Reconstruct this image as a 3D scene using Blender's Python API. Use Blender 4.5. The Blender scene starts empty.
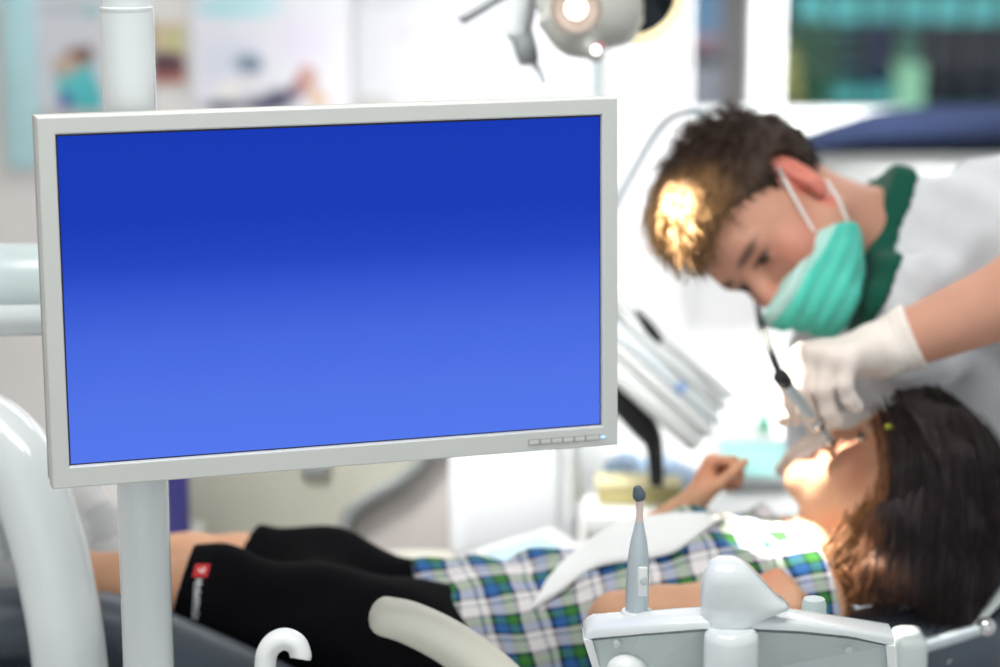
import bpy, bmesh, math, random
import numpy as np
from mathutils import Vector, Matrix

random.seed(7); RNG = np.random.default_rng(7)
SC = bpy.context.scene
COL = SC.collection

# ------------------------------------------------------------------ camera and layout maths
FPX = 2361.0
PITCH = math.radians(12.35)
CAM = np.array([0.0, 0.0, 1.58])
RT = np.array([1.0, 0, 0]); UP = np.array([0, math.sin(PITCH), math.cos(PITCH)]); FW = np.array([0, math.cos(PITCH), -math.sin(PITCH)])
def P(px, py, d):
    return CAM + d*FW + (px-500)*d/FPX*RT - (py-333.5)*d/FPX*UP
def PY(px, py, Y):           # where the sight line meets the vertical plane y = Y
    r = FW + (px-500)/FPX*RT - (py-333.5)/FPX*UP
    return CAM + r*(Y/r[1])
def PZ(px, py, Z):
    r = FW + (px-500)/FPX*RT - (py-333.5)/FPX*UP
    return CAM + r*((Z-CAM[2])/r[2])
def nrm(v):
    v = np.asarray(v, float); return v/np.linalg.norm(v)
def V3(*a): return np.array(a, float)
def lin(c):
    c = np.asarray(c, float)/255.0
    return np.where(c <= 0.04045, c/12.92, ((c+0.055)/1.055)**2.4)

# ------------------------------------------------------------------ materials
def nodes_of(m):
    m.use_nodes = True
    return m.node_tree.nodes, m.node_tree.links
def mat(name, c, rough=.5, metal=0., var=.04, scale=8., bump=0., bscale=60., coat=0., emis=None, estr=1., trans=0., spec=.5, sheen=0.):
    m = bpy.data.materials.new(name); n, l = nodes_of(m)
    b = n['Principled BSDF']
    tc = n.new('ShaderNodeTexCoord'); no = n.new('ShaderNodeTexNoise'); no.inputs['Scale'].default_value = scale; no.inputs['Detail'].default_value = 3
    l.new(tc.outputs['Object'], no.inputs['Vector'])
    r = n.new('ShaderNodeValToRGB'); lc = lin(c)
    r.color_ramp.elements[0].position = .3; r.color_ramp.elements[1].position = .7
    r.color_ramp.elements[0].color = (*np.clip(lc*(1-var), 0, 1), 1); r.color_ramp.elements[1].color = (*np.clip(lc*(1+var), 0, 1), 1)
    l.new(no.outputs['Fac'], r.inputs['Fac']); l.new(r.outputs['Color'], b.inputs['Base Color'])
    b.inputs['Roughness'].default_value = rough; b.inputs['Metallic'].default_value = metal
    b.inputs['Coat Weight'].default_value = coat; b.inputs['Specular IOR Level'].default_value = spec
    b.inputs['Transmission Weight'].default_value = trans; b.inputs['Sheen Weight'].default_value = sheen
    if emis is not None:
        b.inputs['Emission Color'].default_value = (*lin(emis), 1); b.inputs['Emission Strength'].default_value = estr
    if bump:
        nb = n.new('ShaderNodeTexNoise'); nb.inputs['Scale'].default_value = bscale; l.new(tc.outputs['Object'], nb.inputs['Vector'])
        bp = n.new('ShaderNodeBump'); bp.inputs['Strength'].default_value = bump; bp.inputs['Distance'].default_value = .004
        l.new(nb.outputs['Fac'], bp.inputs['Height']); l.new(bp.outputs['Normal'], b.inputs['Normal'])
    return m
def vmat(name, rough=.6, sss=0., bump=0., bscale=90., spec=.4, sheen=0.):   # colour from the mesh's painted attribute, with fine mottling
    m = bpy.data.materials.new(name); n, l = nodes_of(m); b = n['Principled BSDF']
    a = n.new('ShaderNodeAttribute'); a.attribute_name = 'Col'
    tc = n.new('ShaderNodeTexCoord'); no = n.new('ShaderNodeTexNoise'); no.inputs['Scale'].default_value = 35
    l.new(tc.outputs['Object'], no.inputs['Vector'])
    mr = n.new('ShaderNodeMapRange'); mr.inputs['To Min'].default_value = .93; mr.inputs['To Max'].default_value = 1.07
    l.new(no.outputs['Fac'], mr.inputs['Value'])
    mx = n.new('ShaderNodeMix'); mx.data_type = 'RGBA'; mx.blend_type = 'MULTIPLY'; mx.inputs['Factor'].default_value = 1
    l.new(a.outputs['Color'], mx.inputs['A']); l.new(mr.outputs['Result'], mx.inputs['B'])
    l.new(mx.outputs['Result'], b.inputs['Base Color'])
    b.inputs['Roughness'].default_value = rough; b.inputs['Specular IOR Level'].default_value = spec; b.inputs['Sheen Weight'].default_value = sheen
    if sss:
        b.inputs['Subsurface Weight'].default_value = sss; b.inputs['Subsurface Radius'].default_value = (.012, .004, .002); b.inputs['Subsurface Scale'].default_value = 1
    if bump:
        nb = n.new('ShaderNodeTexNoise'); nb.inputs['Scale'].default_value = bscale; l.new(tc.outputs['Object'], nb.inputs['Vector'])
        bp = n.new('ShaderNodeBump'); bp.inputs['Strength'].default_value = bump; bp.inputs['Distance'].default_value = .003
        l.new(nb.outputs['Fac'], bp.inputs['Height']); l.new(bp.outputs['Normal'], b.inputs['Normal'])
    return m
def glow(name, c, s):
    m = bpy.data.materials.new(name); n, l = nodes_of(m)
    for x in list(n):
        if x.type == 'BSDF_PRINCIPLED': n.remove(x)
    e = n.new('ShaderNodeEmission'); e.inputs['Color'].default_value = (*lin(c), 1); e.inputs['Strength'].default_value = s
    l.new(e.outputs[0], n['Material Output'].inputs[0]); return m

# ------------------------------------------------------------------ mesh collecting
class M:
    def __init__(s): s.V = []; s.F = []; s.n = 0; s.C = []
    def add(s, V, F, c=None):
        V = np.asarray(V, float).reshape(-1, 3)
        s.V.append(V); s.F += [tuple(int(i)+s.n for i in f) for f in F]; s.n += len(V)
        s.C.append(np.tile(lin(c) if c is not None else np.ones(3), (len(V), 1))); return s
    def box(s, c, size, axes=None, bevel=0., seg=2, col=None):
        bm = bmesh.new(); bmesh.ops.create_cube(bm, size=1)
        for v in bm.verts: v.co = Vector((v.co.x*size[0], v.co.y*size[1], v.co.z*size[2]))
        if bevel: bmesh.ops.bevel(bm, geom=bm.edges[:], offset=bevel, segments=seg, profile=.5, affect='EDGES', clamp_overlap=True)
        V = np.array([v.co[:] for v in bm.verts]); bm.verts.index_update()
        F = [[v.index for v in f.verts] for f in bm.faces]; bm.free()
        if axes is not None: V = V @ np.array(axes)
        return s.add(V+np.asarray(c), F, col)
    def tube(s, pts, r, n=16, cap=True, up=None, sub=6, rnd=0., col=None):
        # r: number, list of numbers or list of (a, b); smooth path through pts; rnd: rounded end length
        pts = [np.asarray(p, float) for p in pts]
        rr = np.array([[q, q] if np.isscalar(q) else list(q) for q in (r if isinstance(r, (list, tuple)) else [r]*len(pts))], float)
        if sub > 1 and len(pts) > 2: pts, rr = catmull(pts, rr, sub)
        pts = np.array(pts)
        if rnd:
            def ends(p0, p1, r0):
                d = nrm(p0-p1); return [(p0+d*rnd*math.sin(a), r0*max(math.cos(a), .02)) for a in (np.pi/8*np.array([1, 2, 3, 4]))]
            e0 = ends(pts[0], pts[1], rr[0])[::-1]; e1 = ends(pts[-1], pts[-2], rr[-1])
            pts = np.vstack([[e[0] for e in e0], pts, [e[0] for e in e1]]); rr = np.vstack([[e[1] for e in e0], rr, [e[1] for e in e1]])
        T = np.gradient(pts, axis=0); T /= np.linalg.norm(T, axis=1)[:, None]
        u = np.array(up if up is not None else ([0, 0, 1] if abs(T[0][2]) < .9 else [1, 0, 0]), float)
        V = []; a = np.linspace(0, 2*np.pi, n, endpoint=False)
        for i in range(len(pts)):
            if up is not None: u = np.array(up, float)
            u = u-T[i]*(u@T[i]); u = u/np.linalg.norm(u); w = np.cross(T[i], u)
            V.append(pts[i]+np.cos(a)[:, None]*w*rr[i][0]+np.sin(a)[:, None]*u*rr[i][1])
        V = np.vstack(V); k = len(pts); F = []
        for i in range(k-1):
            for j in range(n):
                F.append((i*n+j, i*n+(j+1) % n, (i+1)*n+(j+1) % n, (i+1)*n+j))
        if cap: F += [tuple(range(n))[::-1], tuple((k-1)*n+j for j in range(n))]
        return s.add(V, F, col)
    def lathe(s, c, axis, prof, n=32, col=None):     # prof: (height along axis, radius)
        ax = nrm(axis); u = np.cross(ax, [0, 0, 1]); u = nrm(u) if np.linalg.norm(u) > 1e-3 else V3(1, 0, 0); w = np.cross(ax, u)
        a = np.linspace(0, 2*np.pi, n, endpoint=False); V = []
        for h, r in prof: V.append(np.asarray(c)+ax*h+r*(np.cos(a)[:, None]*u+np.sin(a)[:, None]*w))
        F = []; k = len(prof)
        for i in range(k-1):
            for j in range(n): F.append((i*n+j, i*n+(j+1) % n, (i+1)*n+(j+1) % n, (i+1)*n+j))
        F += [tuple(range(n))[::-1], tuple((k-1)*n+j for j in range(n))]
        return s.add(np.vstack(V), F, col)
    def ell(s, c, rad, axes=None, n=24, m=14, col=None, e=1.0):
        V = []; F = []
        sg = lambda x: np.sign(x)*np.abs(x)**e
        for i in range(m+1):
            t = np.pi*i/m
            for j in range(n):
                p = 2*np.pi*j/n
                V.append([rad[0]*sg(math.sin(t))*sg(math.cos(p)), rad[1]*sg(math.sin(t))*sg(math.sin(p)), rad[2]*sg(math.cos(t))])
        for i in range(m):
            for j in range(n): F.append((i*n+j, (i+1)*n+j, (i+1)*n+(j+1) % n, i*n+(j+1) % n))
        V = np.array(V)
        if axes is not None: V = V @ np.array(axes)
        return s.add(V+np.asarray(c), F, col)
    def prism(s, poly, c, ax, ay, az, depth, bevel=0., col=None):   # 2-D outline extruded along az
        bm = bmesh.new()
        f = bm.faces.new([bm.verts.new((p[0], p[1], 0)) for p in poly])
        r = bmesh.ops.extrude_face_region(bm, geom=[f])
        for v in r['geom']:
            if isinstance(v, bmesh.types.BMVert): v.co.z = depth
        bmesh.ops.recalc_face_normals(bm, faces=bm.faces[:])
        if bevel:
            es = [e for e in bm.edges if len(e.link_faces) == 2 and e.calc_face_angle(0) > .6]
            bmesh.ops.bevel(bm, geom=es, offset=bevel, segments=3, profile=.5, affect='EDGES', clamp_overlap=True)
        bm.verts.index_update()
        V = np.array([v.co[:] for v in bm.verts]); F = [[v.index for v in q.verts] for q in bm.faces]; bm.free()
        return s.add(np.asarray(c)+V @ np.array([ax, ay, az]), F, col)
    def arrays(s): return np.vstack(s.V), s.F, np.vstack(s.C)
def catmull(pts, rr, sub):
    X = np.hstack([np.array(pts), rr]); n = len(X)
    E = np.vstack([2*X[0]-X[1], X, 2*X[-1]-X[-2]]); out = []
    for i in range(n-1):
        p0, p1, p2, p3 = E[i], E[i+1], E[i+2], E[i+3]
        for k in range(sub):
            t = k/sub; out.append(.5*(2*p1+(p2-p0)*t+(2*p0-5*p1+4*p2-p3)*t*t+(3*p1-p0-3*p2+p3)*t**3))
    out.append(X[-1]); out = np.array(out); return out[:, :3], np.maximum(out[:, 3:], 1e-4)

ORIG = {}          # object -> world position of its origin (only translations, except local ones)
def link(o, parent):
    COL.objects.link(o)
    if parent is not None: o.parent = parent
def empty(name, loc, label, cat, group=None):
    o = bpy.data.objects.new(name, None); o.empty_display_size = .05; o.location = Vector(loc); link(o, None)
    ORIG[o.name] = np.asarray(loc, float); tag(o, label, cat, group); return o
def tag(o, label=None, cat=None, group=None, kind=None):
    if label: o['label'] = label
    if cat: o['category'] = cat
    if group: o['group'] = group
    if kind: o['kind'] = kind
    return o
def mk(name, m, material, parent=None, smooth=40, local=False, label=None):
    if isinstance(m, M): V, F, C = m.arrays()
    else: V, F, C = m
    if local: o0 = np.zeros(3)
    elif parent is not None: o0 = ORIG[parent.name]
    else:
        o0 = np.array([(V[:, 0].min()+V[:, 0].max())/2, (V[:, 1].min()+V[:, 1].max())/2, V[:, 2].min()])
    me = bpy.data.meshes.new(name)
    F = [list(map(int, f)) for f in F] if not isinstance(F, np.ndarray) else F
    if isinstance(F, np.ndarray):
        me.vertices.add(len(V)); me.vertices.foreach_set('co', (V-o0).astype(np.float32).ravel())
        nf = len(F); me.loops.add(nf*4); me.loops.foreach_set('vertex_index', F.astype(np.int32).ravel())
        me.polygons.add(nf); me.polygons.foreach_set('loop_start', np.arange(0, nf*4, 4, dtype=np.int32)); me.update(calc_edges=True)
    else:
        me.from_pydata((V-o0).tolist(), [], F)
        bm = bmesh.new(); bm.from_mesh(me); bmesh.ops.recalc_face_normals(bm, faces=bm.faces[:]); bm.to_mesh(me); bm.free()
    if C is not None:
        at = me.color_attributes.new('Col', 'FLOAT_COLOR', 'POINT')
        at.data.foreach_set('color', np.hstack([C, np.ones((len(C), 1))]).astype(np.float32).ravel())
    me.validate()
    if smooth >= 180: me.polygons.foreach_set('use_smooth', [True]*len(me.polygons))
    elif smooth: me.set_sharp_from_angle(angle=math.radians(smooth)) if hasattr(me, 'set_sharp_from_angle') else None; me.polygons.foreach_set('use_smooth', [True]*len(me.polygons))
    me.materials.append(material)
    o = bpy.data.objects.new(name, me); link(o, parent)
    if parent is None and not local: o.location = Vector(o0)
    ORIG[o.name] = o0
    if label: o['label'] = label
    return o

# ------------------------------------------------------------------ implicit surfaces for bodies, clothes and hair
class S:
    def __init__(s): s.p = []
    def rc(s, a, b, ra, rb=None, k=.01, op='u'):
        rb = ra if rb is None else rb; a = np.asarray(a, float); b = np.asarray(b, float)
        s.p.append(('rc', a, b, ra, rb, k, op, (a+b)/2, np.linalg.norm(a-b)/2+max(ra, rb))); return s
    def el(s, c, rad, axes=None, k=.01, op='u'):
        c = np.asarray(c, float); rad = np.asarray(rad, float)
        s.p.append(('el', c, rad, np.eye(3) if axes is None else np.array(axes), 0, k, op, c, rad.max())); return s
    def chain(s, pts, rs, k=.01):
        for i in range(len(pts)-1): s.rc(pts[i], pts[i+1], rs[i], rs[i+1], k if i == 0 else max(k, .008))
        return s
    def ev(s, X, prims=None):
        d = np.full(len(X), 1.0)
        for q in (prims if prims is not None else s.p):
            if q[0] == 'rc':
                ab = q[2]-q[1]; pa = X-q[1]; h = np.clip(pa@ab/max(ab@ab, 1e-9), 0, 1)
                e = np.linalg.norm(pa-h[:, None]*ab, axis=1)-(q[3]+(q[4]-q[3])*h)
            else:
                L = (X-q[1])@q[3].T; k0 = np.linalg.norm(L/q[2], axis=1); k1 = np.linalg.norm(L/q[2]**2, axis=1)+1e-9; e = k0*(k0-1)/k1
            k = q[5]
            if q[6] == 'u':
                h = np.clip(.5+.5*(d-e)/k, 0, 1); d = d*(1-h)+e*h-k*h*(1-h)
            else:
                h = np.clip(.5-.5*(d+e)/k, 0, 1); d = d*(1-h)-e*h+k*h*(1-h)
        return d
    def mesh(s, h, post=None, grow=0., margin=.03, bounds=None):
        if bounds is None:
            lo = np.min([q[7]-q[8] for q in s.p if q[6] == 'u'], 0)-margin; hi = np.max([q[7]+q[8] for q in s.p if q[6] == 'u'], 0)+margin
        else: lo, hi = map(np.asarray, bounds)
        B = 16; nb = np.ceil((hi-lo)/(h*B)).astype(int); dim = nb*B+1
        G = np.full(dim, 1.0, np.float32); R = h*B*.87
        ax = np.arange(B+1)*h; off = np.stack(np.meshgrid(ax, ax, ax, indexing='ij'), -1).reshape(-1, 3)
        cs = np.array([q[7] for q in s.p]); br = np.array([q[8] for q in s.p])
        for i in range(nb[0]):
            for j in range(nb[1]):
                for k in range(nb[2]):
                    o = lo+np.array([i, j, k])*h*B
                    sel = np.where(np.linalg.norm(cs-(o+h*B/2), axis=1)-br < R+.045+grow)[0]
                    if not len(sel) : continue
                    X = off+o; d = s.ev(X, [s.p[t] for t in sel])-grow
                    if post is not None: d = post(X, d)
                    G[i*B:i*B+B+1, j*B:j*B+B+1, k*B:k*B+B+1] = d.reshape(B+1, B+1, B+1)
        return nets(G, lo, h)
def nets(G, lo, h):
    I = G < 0
    cnt = np.zeros(np.array(G.shape)-1, np.int8); co = [(a, b, c) for a in (0, 1) for b in (0, 1) for c in (0, 1)]
    sl = lambda a, n: slice(a, n-1+a)
    for a, b, c in co: cnt += I[sl(a, G.shape[0]), sl(b, G.shape[1]), sl(c, G.shape[2])]
    act = (cnt > 0) & (cnt < 8); idx = np.argwhere(act)
    val = {c: G[idx[:, 0]+c[0], idx[:, 1]+c[1], idx[:, 2]+c[2]] for c in co}
    acc = np.zeros((len(idx), 3)); n = np.zeros(len(idx))
    for a in co:
        for t in range(3):
            if a[t] == 0:
                b = list(a); b[t] = 1; b = tuple(b)
                va, vb = val[a], val[b]; m = (va < 0) != (vb < 0)
                w = np.where(m, va/np.where(m, va-vb, 1), 0)
                pt = np.tile(np.array(a, float), (len(idx), 1)); pt[:, t] = w
                acc[m] += pt[m]; n[m] += 1
    Vv = lo+(idx+acc/np.maximum(n, 1)[:, None])*h
    vm = np.full(cnt.shape, -1, np.int32); vm[idx[:, 0], idx[:, 1], idx[:, 2]] = np.arange(len(idx))
    Fs = []
    for t in range(3):
        u, w = (t+1) % 3, (t+2) % 3
        A = np.take(I, range(G.shape[t]-1), axis=t); Bq = np.take(I, range(1, G.shape[t]), axis=t)
        e = np.argwhere(A != Bq); ok = (e[:, u] > 0) & (e[:, w] > 0) & (e[:, u] < cnt.shape[u]) & (e[:, w] < cnt.shape[w]); e = e[ok]
        s = A[e[:, 0], e[:, 1], e[:, 2]]
        def g(du, dw):
            q = e.copy(); q[:, u] -= du; q[:, w] -= dw; return vm[q[:, 0], q[:, 1], q[:, 2]]
        f = np.stack([g(1, 1), g(0, 1), g(0, 0), g(1, 0)], 1); f[~s] = f[~s][:, ::-1]
        Fs.append(f)
    F = np.vstack(Fs); F = F[(F >= 0).all(1)]
    return Vv, F
def wob(X, freq, amp, seed=0, n=5):
    r = np.random.default_rng(seed); d = np.zeros(len(X))
    for i in range(n):
        k = r.normal(size=3); k *= freq*(.6+.8*r.random())/np.linalg.norm(k); d += np.sin(X@k*2*np.pi+r.random()*6.28)
    return amp*d/math.sqrt(n)
def sstep(a, b, x):
    t = np.clip((x-a)/(b-a), 0, 1); return t*t*(3-2*t)
def mixc(C, w, c): return C*(1-w[:, None])+lin(c)*w[:, None]
def strands(lines, r0=.0009, r1=.0003):
    V = []; F = []; n = 0
    for L in lines:
        L = np.asarray(L); k = len(L); T = np.gradient(L, axis=0); T /= np.linalg.norm(T, axis=1)[:, None]+1e-9
        a = np.cross(T, [.3, .5, .8]); a /= np.linalg.norm(a, axis=1)[:, None]+1e-9; b = np.cross(T, a)
        r = np.linspace(r0, r1, k)[:, None]
        for q in range(3):
            t = q*2.0944; V.append(L+r*(math.cos(t)*a+math.sin(t)*b))
        i = np.arange(k-1)
        for q in range(3):
            x = n+q*k+i; y = n+((q+1) % 3)*k+i; F.append(np.stack([x, y, y+1, x+1], 1))
        n += 3*k
    return np.vstack(V), np.vstack(F)
def join(*parts):
    V = []; F = []; C = []; n = 0
    for v, f, c in parts:
        V.append(v); F.append(np.asarray(f)+n); C.append(np.broadcast_to(c, (len(v), 3))); n += len(v)
    return np.vstack(V), np.vstack(F), np.vstack(C)

# ================================================================== MATERIALS
m_wall = mat('wall paint', (226, 223, 221), .8, bump=.05)  # greyer copy for the left walls, which get less light
m_wallw = mat('lit wall paint', (244, 245, 247), .8, bump=.05)  # whiter copy of the wall paint for the brightly lit walls
m_floor = mat('floor vinyl', (196, 194, 190), .35, bump=.04)
m_ceil = mat('ceiling paint', (240, 240, 240), .9)
m_bezel = mat('warm grey plastic', (206, 208, 203), .45, bump=.03, bscale=700, var=.01)
m_bezel2 = mat('darker grey plastic', (172, 171, 165), .5, var=.02)
m_white = mat('glossy white enamel', (222, 228, 229), .16, coat=.6, var=.015)
m_whitem = mat('satin white plastic', (226, 229, 227), .35, coat=.2, var=.015)
m_panel = mat('pale grey green plastic', (196, 207, 206), .4, var=.02)
m_cream = mat('off white plastic', (224, 222, 208), .4, var=.02)
m_black = mat('black plastic', (14, 15, 18), .45)
m_darkpad = mat('dark grey vinyl upholstery', (62, 71, 82), .42, bump=.12, bscale=300, var=.08)
m_steel = mat('brushed steel', (188, 199, 203), .28, .25, var=.05)
m_chrome = mat('chrome', (210, 212, 214), .12, 1.)
m_grey = mat('mid grey plastic', (150, 154, 156), .45)
m_ltgrey = mat('light grey plastic', (196, 200, 201), .4)
m_skin = vmat('skin', .55, sss=.0, bump=.08)
m_hair = vmat('hair', .6, bump=.1, spec=.25)
m_cloth = vmat('cotton cloth', .85, bump=.25, bscale=220, spec=.15, sheen=.1)
m_print = vmat('printed card', .6)

# ================================================================== SETTING
YW = 5.3
XL, XR, ZC = -2.3, 2.7, 2.75
def struct(name, m, material): return tag(mk(name, m, material), kind='structure')
struct('floor', M().box((.2, 2.3, -.05), (5.2, 6.4, .1)), m_floor)
struct('ceiling', M().box((.2, 2.3, ZC+.05), (5.2, 6.4, .1)), m_ceil)
struct('wall_left', M().box((XL-.06, 2.3, ZC/2), (.12, 6.4, ZC)), m_wall)
struct('wall_right', M().box((XR+.06, 2.3, ZC/2), (.12, 6.4, ZC)), m_wallw)
wx0 = PY(670, 60, YW)[0]; wz0 = PY(800, 134, YW)[2]; wx1, wz1 = 2.3, 2.3
bw = M()
xs_ = PY(596, 60, YW)[0]
struct('wall_back_left', M().box(((XL+xs_)/2-.05, YW+.06, ZC/2), (xs_-XL+.1, .12, ZC)), m_wall)  # darker wall colour here stands in for less light
bw.box(((xs_+wx0)/2, YW+.06, ZC/2), (wx0-xs_, .12, ZC))
bw.box(((wx0+wx1)/2, YW+.06, wz0/2), (wx1-wx0, .12, wz0))
bw.box(((wx0+wx1)/2, YW+.06, (wz1+ZC)/2), (wx1-wx0, .12, ZC-wz1))
bw.box(((XR+wx1)/2, YW+.06, ZC/2), (XR-wx1, .12, ZC))
struct('wall_back', bw, m_wallw)
# window: frame, mullion, glass
def win_frame():
    m = M(); t = .05
    m.box((wx0+t/2, YW+.05, (wz0+wz1)/2), (t, .07, wz1-wz0)); m.box((wx1-t/2, YW+.05, (wz0+wz1)/2), (t, .07, wz1-wz0))
    m.box(((wx0+wx1)/2, YW+.05, wz0+t/2), (wx1-wx0, .07, t)); m.box(((wx0+wx1)/2, YW+.05, wz1-t/2), (wx1-wx0, .07, t))
    xm = PY(768, 60, YW)[0]
    m.box((xm, YW+.05, (wz0+wz1)/2), (.075, .08, wz1-wz0), bevel=.006)
    m.box((1.6, YW+.05, (wz0+wz1)/2), (.07, .08, wz1-wz0), bevel=.006)
    return m
wf = struct('window_1', win_frame(), m_whitem)
g = bpy.data.materials.new('window glass'); n, l = nodes_of(g)
n.remove(n['Principled BSDF']); t1 = n.new('ShaderNodeBsdfTransparent'); t2 = n.new('ShaderNodeBsdfGlossy'); t2.inputs['Roughness'].default_value = .03
mx = n.new('ShaderNodeMixShader'); fr = n.new('ShaderNodeFresnel'); fr.inputs['IOR'].default_value = 1.3
l.new(fr.outputs[0], mx.inputs[0]); l.new(t1.outputs[0], mx.inputs[1]); l.new(t2.outputs[0], mx.inputs[2]); l.new(mx.outputs[0], n['Material Output'].inputs[0])
mk('pane', M().box(((wx0+wx1)/2, YW+.06, (wz0+wz1)/2), (wx1-wx0-.02, .006, wz1-wz0-.02)), g, wf)
struct('trim_1', M().box(((wx0+.13+wx1+.05)/2, YW-.17, wz0-.02), (wx1-wx0-.08, .335, .045), bevel=.006), m_whitem)

# ------------------------------------------------------------------ outside, seen through the window
def outside():
    Y = 13.0
    ob = lambda px0, px1, py0, py1, Yy: (PY(px0, py1, Yy), PY(px1, py0, Yy))
    def slab(m, px0, px1, py0, py1, Yy, t=.1, col=None, dz=0, dx=0):
        a, b = ob(px0, px1, py0, py1, Yy); a[0], b[0] = PY(px0, 60, Yy)[0], PY(px1, 60, Yy)[0]
        m.box(((a[0]+b[0])/2+dx, Yy, (a[2]+b[2])/2+dz), (abs(b[0]-a[0]), t, abs(b[2]-a[2])), col=col)
    loc = PY(900, 60, Y); loc[2] = -3.2
    r = empty('office_building', loc, 'dark glass office building with turquoise bands seen through the window', 'building')
    m = M(); slab(m, 754, 1300, -330, 420, Y+.5, .8); mk('facade', m, mat('dark facade glass', (32, 40, 60), .25, var=.35, scale=1.2, bump=.2, bscale=3), r)
    mt = mat('turquoise panel', (100, 206, 206), .4, var=.25, scale=2.5); mb = mat('deep teal panel', (56, 116, 124), .4, var=.4, scale=3)
    for (x0, x1, y0, y1) in ((796, 1300, -8, 22), (800, 900, 84, 103), (796, 1300, -90, -60)):
        m = M(); slab(m, x0, x1, y0, y1, Y, .14); mk('spandrel_panel', m, mt, r)
    for k, (x0, x1, y0, y1) in enumerate(((806, 880, 30, 36), (806, 866, 46, 50), (800, 905, 60, 66), (806, 905, 74, 80), (900, 1000, 104, 112))):
        m = M(); slab(m, x0, x1, y0, y1, Y, .1); mk('spandrel_panel', m, mb, r)
    mg = mat('dark mullion', (30, 44, 52), .5)
    for x in range(826, 1010, 34):
        m = M(); slab(m, x, x+1.5, -330, 120, Y-.05, .12); mk('mullion', m, mg, r)
    m = M(); slab(m, 868, 884, 20, 84, Y-.02, .1); mk('blue_panel', m, mat('ink blue panel', (40, 48, 92), .4, var=.2), r)
    mc = mat('pale green paint', (168, 232, 192), .6, var=.12, scale=3)
    m = M(); slab(m, 898, 919, 62, 115, Y-.35, .3); mk('entrance_column', m, mc, r)
    m = M(); slab(m, 898, 914, 34, 56, Y-.35, .2); mk('entrance_sign', m, mat('dull green sign', (66, 120, 104), .6, var=.2), r)
    # nearer: a brown grey post and a white pillar of the neighbouring block
    m = M(); slab(m, 722, 748, -400, 420, 9.0, .2); tag(mk('street_column', m, mat('brown grey render', (128, 122, 122), .8, var=.15)), 'brown grey column standing outside left of the dark glass building', 'column')
    r2 = empty('pale_house', PY(700, 500, 15.), 'pale blue and pink house far outside the left pane of the window', 'building')
    for nm, x0, x1, y0, y1, c in (('blue_wall', 640, 724, -300, 32, (150, 196, 236)), ('pink_band', 640, 724, 32, 48, (232, 192, 204)), ('dark_opening', 690, 724, 48, 62, (84, 88, 104)), ('base_wall', 640, 724, 62, 420, (214, 216, 226))):
        m = M(); slab(m, x0, x1, y0, y1, 14.6, .3); mk(nm, m, mat(nm.replace('_', ' ')+' paint', c, .8, var=.12), r2)
    # a small tree in front of the dark facade
    tr = empty('street_tree', PY(800, 300, 11.), 'small yellow green tree outside in front of the dark building', 'tree')
    fol = []; rng = np.random.default_rng(3); V = []; F = []; C = []; n = 0
    for k in range(900):
        cx = rng.normal(806, 12); cy = rng.normal(66, 17); c = PY(cx, cy, 11+rng.normal(0, .1)); a = nrm(rng.normal(size=3)); b = nrm(np.cross(a, rng.normal(size=3))); s = .035
        V += [c-a*s, c+b*s*.5, c+a*s, c-b*s*.5]; F.append((n, n+1, n+2, n+3)); n += 4
        q = lin((206, 206, 130)) if cx < 800 and cy > 45 else lin((66, 120, 90)); C += [q*(.6+.7*rng.random())]*4
    mk('foliage', (np.array(V), F, np.array(C)), m_print, tr, smooth=0)
    m = M(); m.tube([PY(803, 420, 11.), PY(804, 200, 11.), PY(806, 60, 11.)], [.04, .03, .015]); mk('trunk', m, mat('bark', (90, 78, 66), .9), tr)
    struct('ground', M().box((2, 14, -3.3), (60, 16, .1)), mat('paving', (190, 190, 188), .9))
outside()

# ------------------------------------------------------------------ window ledge: navy cushion, white curtain
def cushion():
    Yc = YW-.3
    z0 = wz0+.003; z0 -= 0
    a = PY(786, 128, Yc)[0]
    m = M(); pts = []; rs = []
    for t, hh in ((0, .006), (.05, .018), (.14, .034), (.24, .045), (.5, .05), (1.3, .05), (1.36, .03)):
        pts.append((a+t, Yc-.0, z0+hh)); rs.append((.09, hh))
    m.tube(pts, rs, n=20, up=(0, 0, 1), sub=3)
    tag(mk('ledge_cushion', m, mat('navy fabric', (24, 31, 50), .95, var=.3, scale=5, bump=.2, spec=.08)), 'long dark navy cushion lying along the white window ledge', 'cushion')
cushion()
def curtain():
    m = M(); x0 = PY(602, 60, YW-.06)[0]; x1 = PY(690, 60, YW-.06)[0]; N = 90; V = []; F = []
    for i in range(N+1):
        x = x0+(x1-x0)*i/N; y = YW-.05+.022*math.sin(i*.62)+.006*math.sin(i*1.7)
        for z in (.15, .9, 1.6, 2.45): V.append((x, y, z))
    for i in range(N):
        for j in range(3): F.append((i*4+j, (i+1)*4+j, (i+1)*4+j+1, i*4+j+1))
    m.add(V, F)
    o = mk('curtain', m, mat('white curtain fabric', (250, 250, 250), .9, var=.01), None, smooth=180)
    tag(o, 'bright white pleated curtain hanging left of the window', 'curtain')
    m = M(); m.tube([(x0-.05, YW-.05, 2.46), (x1+.05, YW-.05, 2.46)], .012, sub=1); mk('curtain_rail', m, m_steel, o)
curtain()

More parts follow.
